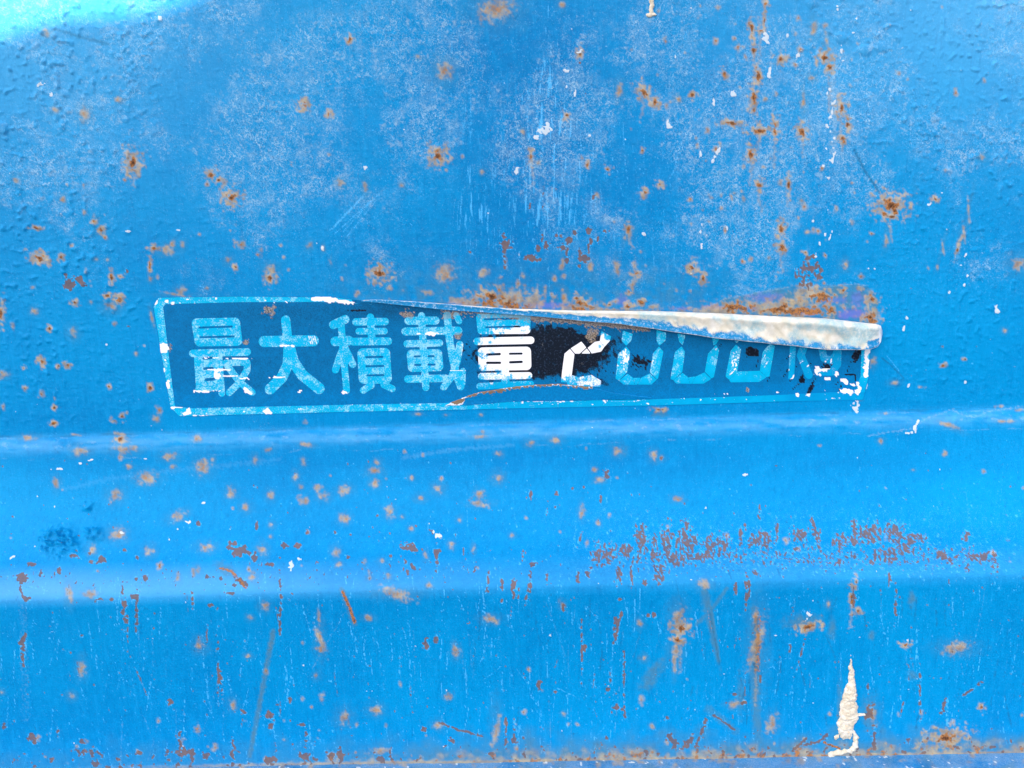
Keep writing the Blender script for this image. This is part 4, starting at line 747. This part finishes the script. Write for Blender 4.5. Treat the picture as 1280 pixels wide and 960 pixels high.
# ------------------------------------------------------------------ dried sealant runs on the steel
M_SEAL, N, L, B = mat('dried_cream_sealant')
n2 = noise(N, L, 700, 4, .6); n3 = noise(N, L, 200, 3, .6)
c = mix(N, L, rng(N, L, n3, .35, .7), (0.56, 0.51, 0.38), (0.74, 0.70, 0.58)); c = mix(N, L, rng(N, L, n2, .54, .70, 0, .75), c, (0.50, 0.36, 0.20))
L.new(c, B.inputs['Base Color']); B.inputs['Roughness'].default_value = .7
bp = N.new('ShaderNodeBump'); bp.inputs['Strength'].default_value = .6; bp.inputs['Distance'].default_value = .0006
L.new(n2, bp.inputs['Height']); L.new(bp.outputs[0], B.inputs['Normal'])
def seal(name, sdf, box, h, back):
    def top(x, y):
        d = np.clip(-sdf(x, y), 0, 6); return h * np.sqrt(d / 6) * (1 + .35 * perlin(x / 9, y / 4, 371) + .2 * perlin(x / 3, y / 1.8, 375))
    return outline_part(name, sdf, box, .7, .0003, M_SEAL, truck, {}, back, thick_fn=top, base=surf)
def drip(x, y):
    wv = .9 + 1.8 * perlin(x / 10, y / 9, 380) + 1.4 * perlin(x / 5, y / 3.2, 384)
    d = np.full(x.shape, 1e9)
    spine = [(1063.5,817,.6),(1063.5,832,2.6),(1064,848,5.0),(1063,862,8.0),(1061,877,10.5),(1061,892,13.0),(1058,904,11.5),(1057,914,10.5)]
    for (xa, ya, ra), (xb, yb, rb) in zip(spine[:-1], spine[1:]):
        t = np.clip(((x - xa) * (xb - xa) + (y - ya) * (yb - ya)) / ((xb - xa) ** 2 + (yb - ya) ** 2), 0, 1)
        d = np.minimum(d, np.hypot(x - xa - t * (xb - xa), y - ya - t * (yb - ya)) - (ra + t * (rb - ra)))
    d = np.minimum(d, sd_seg(x, y, [(1064,912),(1070,920),(1069,932),(1062,938),(1048,941),(1039,942)], 3.6)); d = np.minimum(d, sd_seg(x, y, [(1073,893),(1080,893)], 2.2)); d = np.minimum(d, sd_seg(x, y, [(1056,912),(1044,922)], 2.6))
    d = np.maximum(d, -sd_seg(x, y, [(1059,926),(1050,930)], 3.4))
    return d + wv
o = seal('dried_sealant', drip, (1026, 810, 1090, 948), .0016, .0016)
o['label'] = 'tapering run of dried cream sealant above the bottom rail'
def drip2(x, y): return np.minimum(sd_seg(x, y, [(817,-40),(815,0),(814,16)], 2.6), sd_seg(x, y, [(810,19),(817,18)], 2.6)) + 1.6 * perlin(x / 6, y / 4, 390)
o = seal('dried_sealant', drip2, (796, -44, 830, 28), .0008, .0010)
o['label'] = 'narrow streak of dried cream sealant high on the panel'

# ------------------------------------------------------------------ added out-of-frame sheet that blocks the sun, edge cut to the wanted shade line
AZ = 1.12
edge = [(-1500,560),(-900,330),(-500,160),(-200,100),(0,62),(34,50),(84,38),(134,36),(185,31),(235,16),(265,2),(420,-60),(900,-260),(1300,-420)]
ring_ = []
for x, y in edge:
    y += 9
    p = at_out(float(x), float(y), 0.0) if y > -260 else at_out(float(x), -260.0, 0.0) + np.array([0, 0, (-260 - y) * .00035])
    t = (AZ - p[2]) / toS[2]; ring_.append((p[0] + toS[0] * t, toS[1] * t))
ring_ = ring_ + [(ring_[-1][0], -1.6), (ring_[0][0], -1.6)]
blocker = thing('sun_blocker', 'added flat grey sheet out of view that blocks the sun', 'sun_blocker', (0, -1.5, AZ))
M_BLOCKER, N, L, B = mat('grey_sheet'); n3 = noise(N, L, 9, 4); L.new(mix(N, L, n3, (0.30, 0.30, 0.29), (0.42, 0.42, 0.40)), B.inputs['Base Color']); B.inputs['Roughness'].default_value = .7
import bmesh
bm = bmesh.new(); f = bm.faces.new([bm.verts.new((x, y, AZ)) for x, y in ring_])
g = bmesh.ops.extrude_face_region(bm, geom=[f]); bmesh.ops.translate(bm, vec=(0, 0, .012), verts=[v for v in g['geom'] if isinstance(v, bmesh.types.BMVert)])
bmesh.ops.recalc_face_normals(bm, faces=bm.faces)
me = bpy.data.meshes.new('blocker_sheet'); bm.to_mesh(me); bm.free(); me.materials.append(M_BLOCKER)
o = bpy.data.objects.new('blocker_sheet', me); COL.objects.link(o); o.parent = blocker; o.matrix_parent_inverse = Matrix.Translation(-blocker.location)
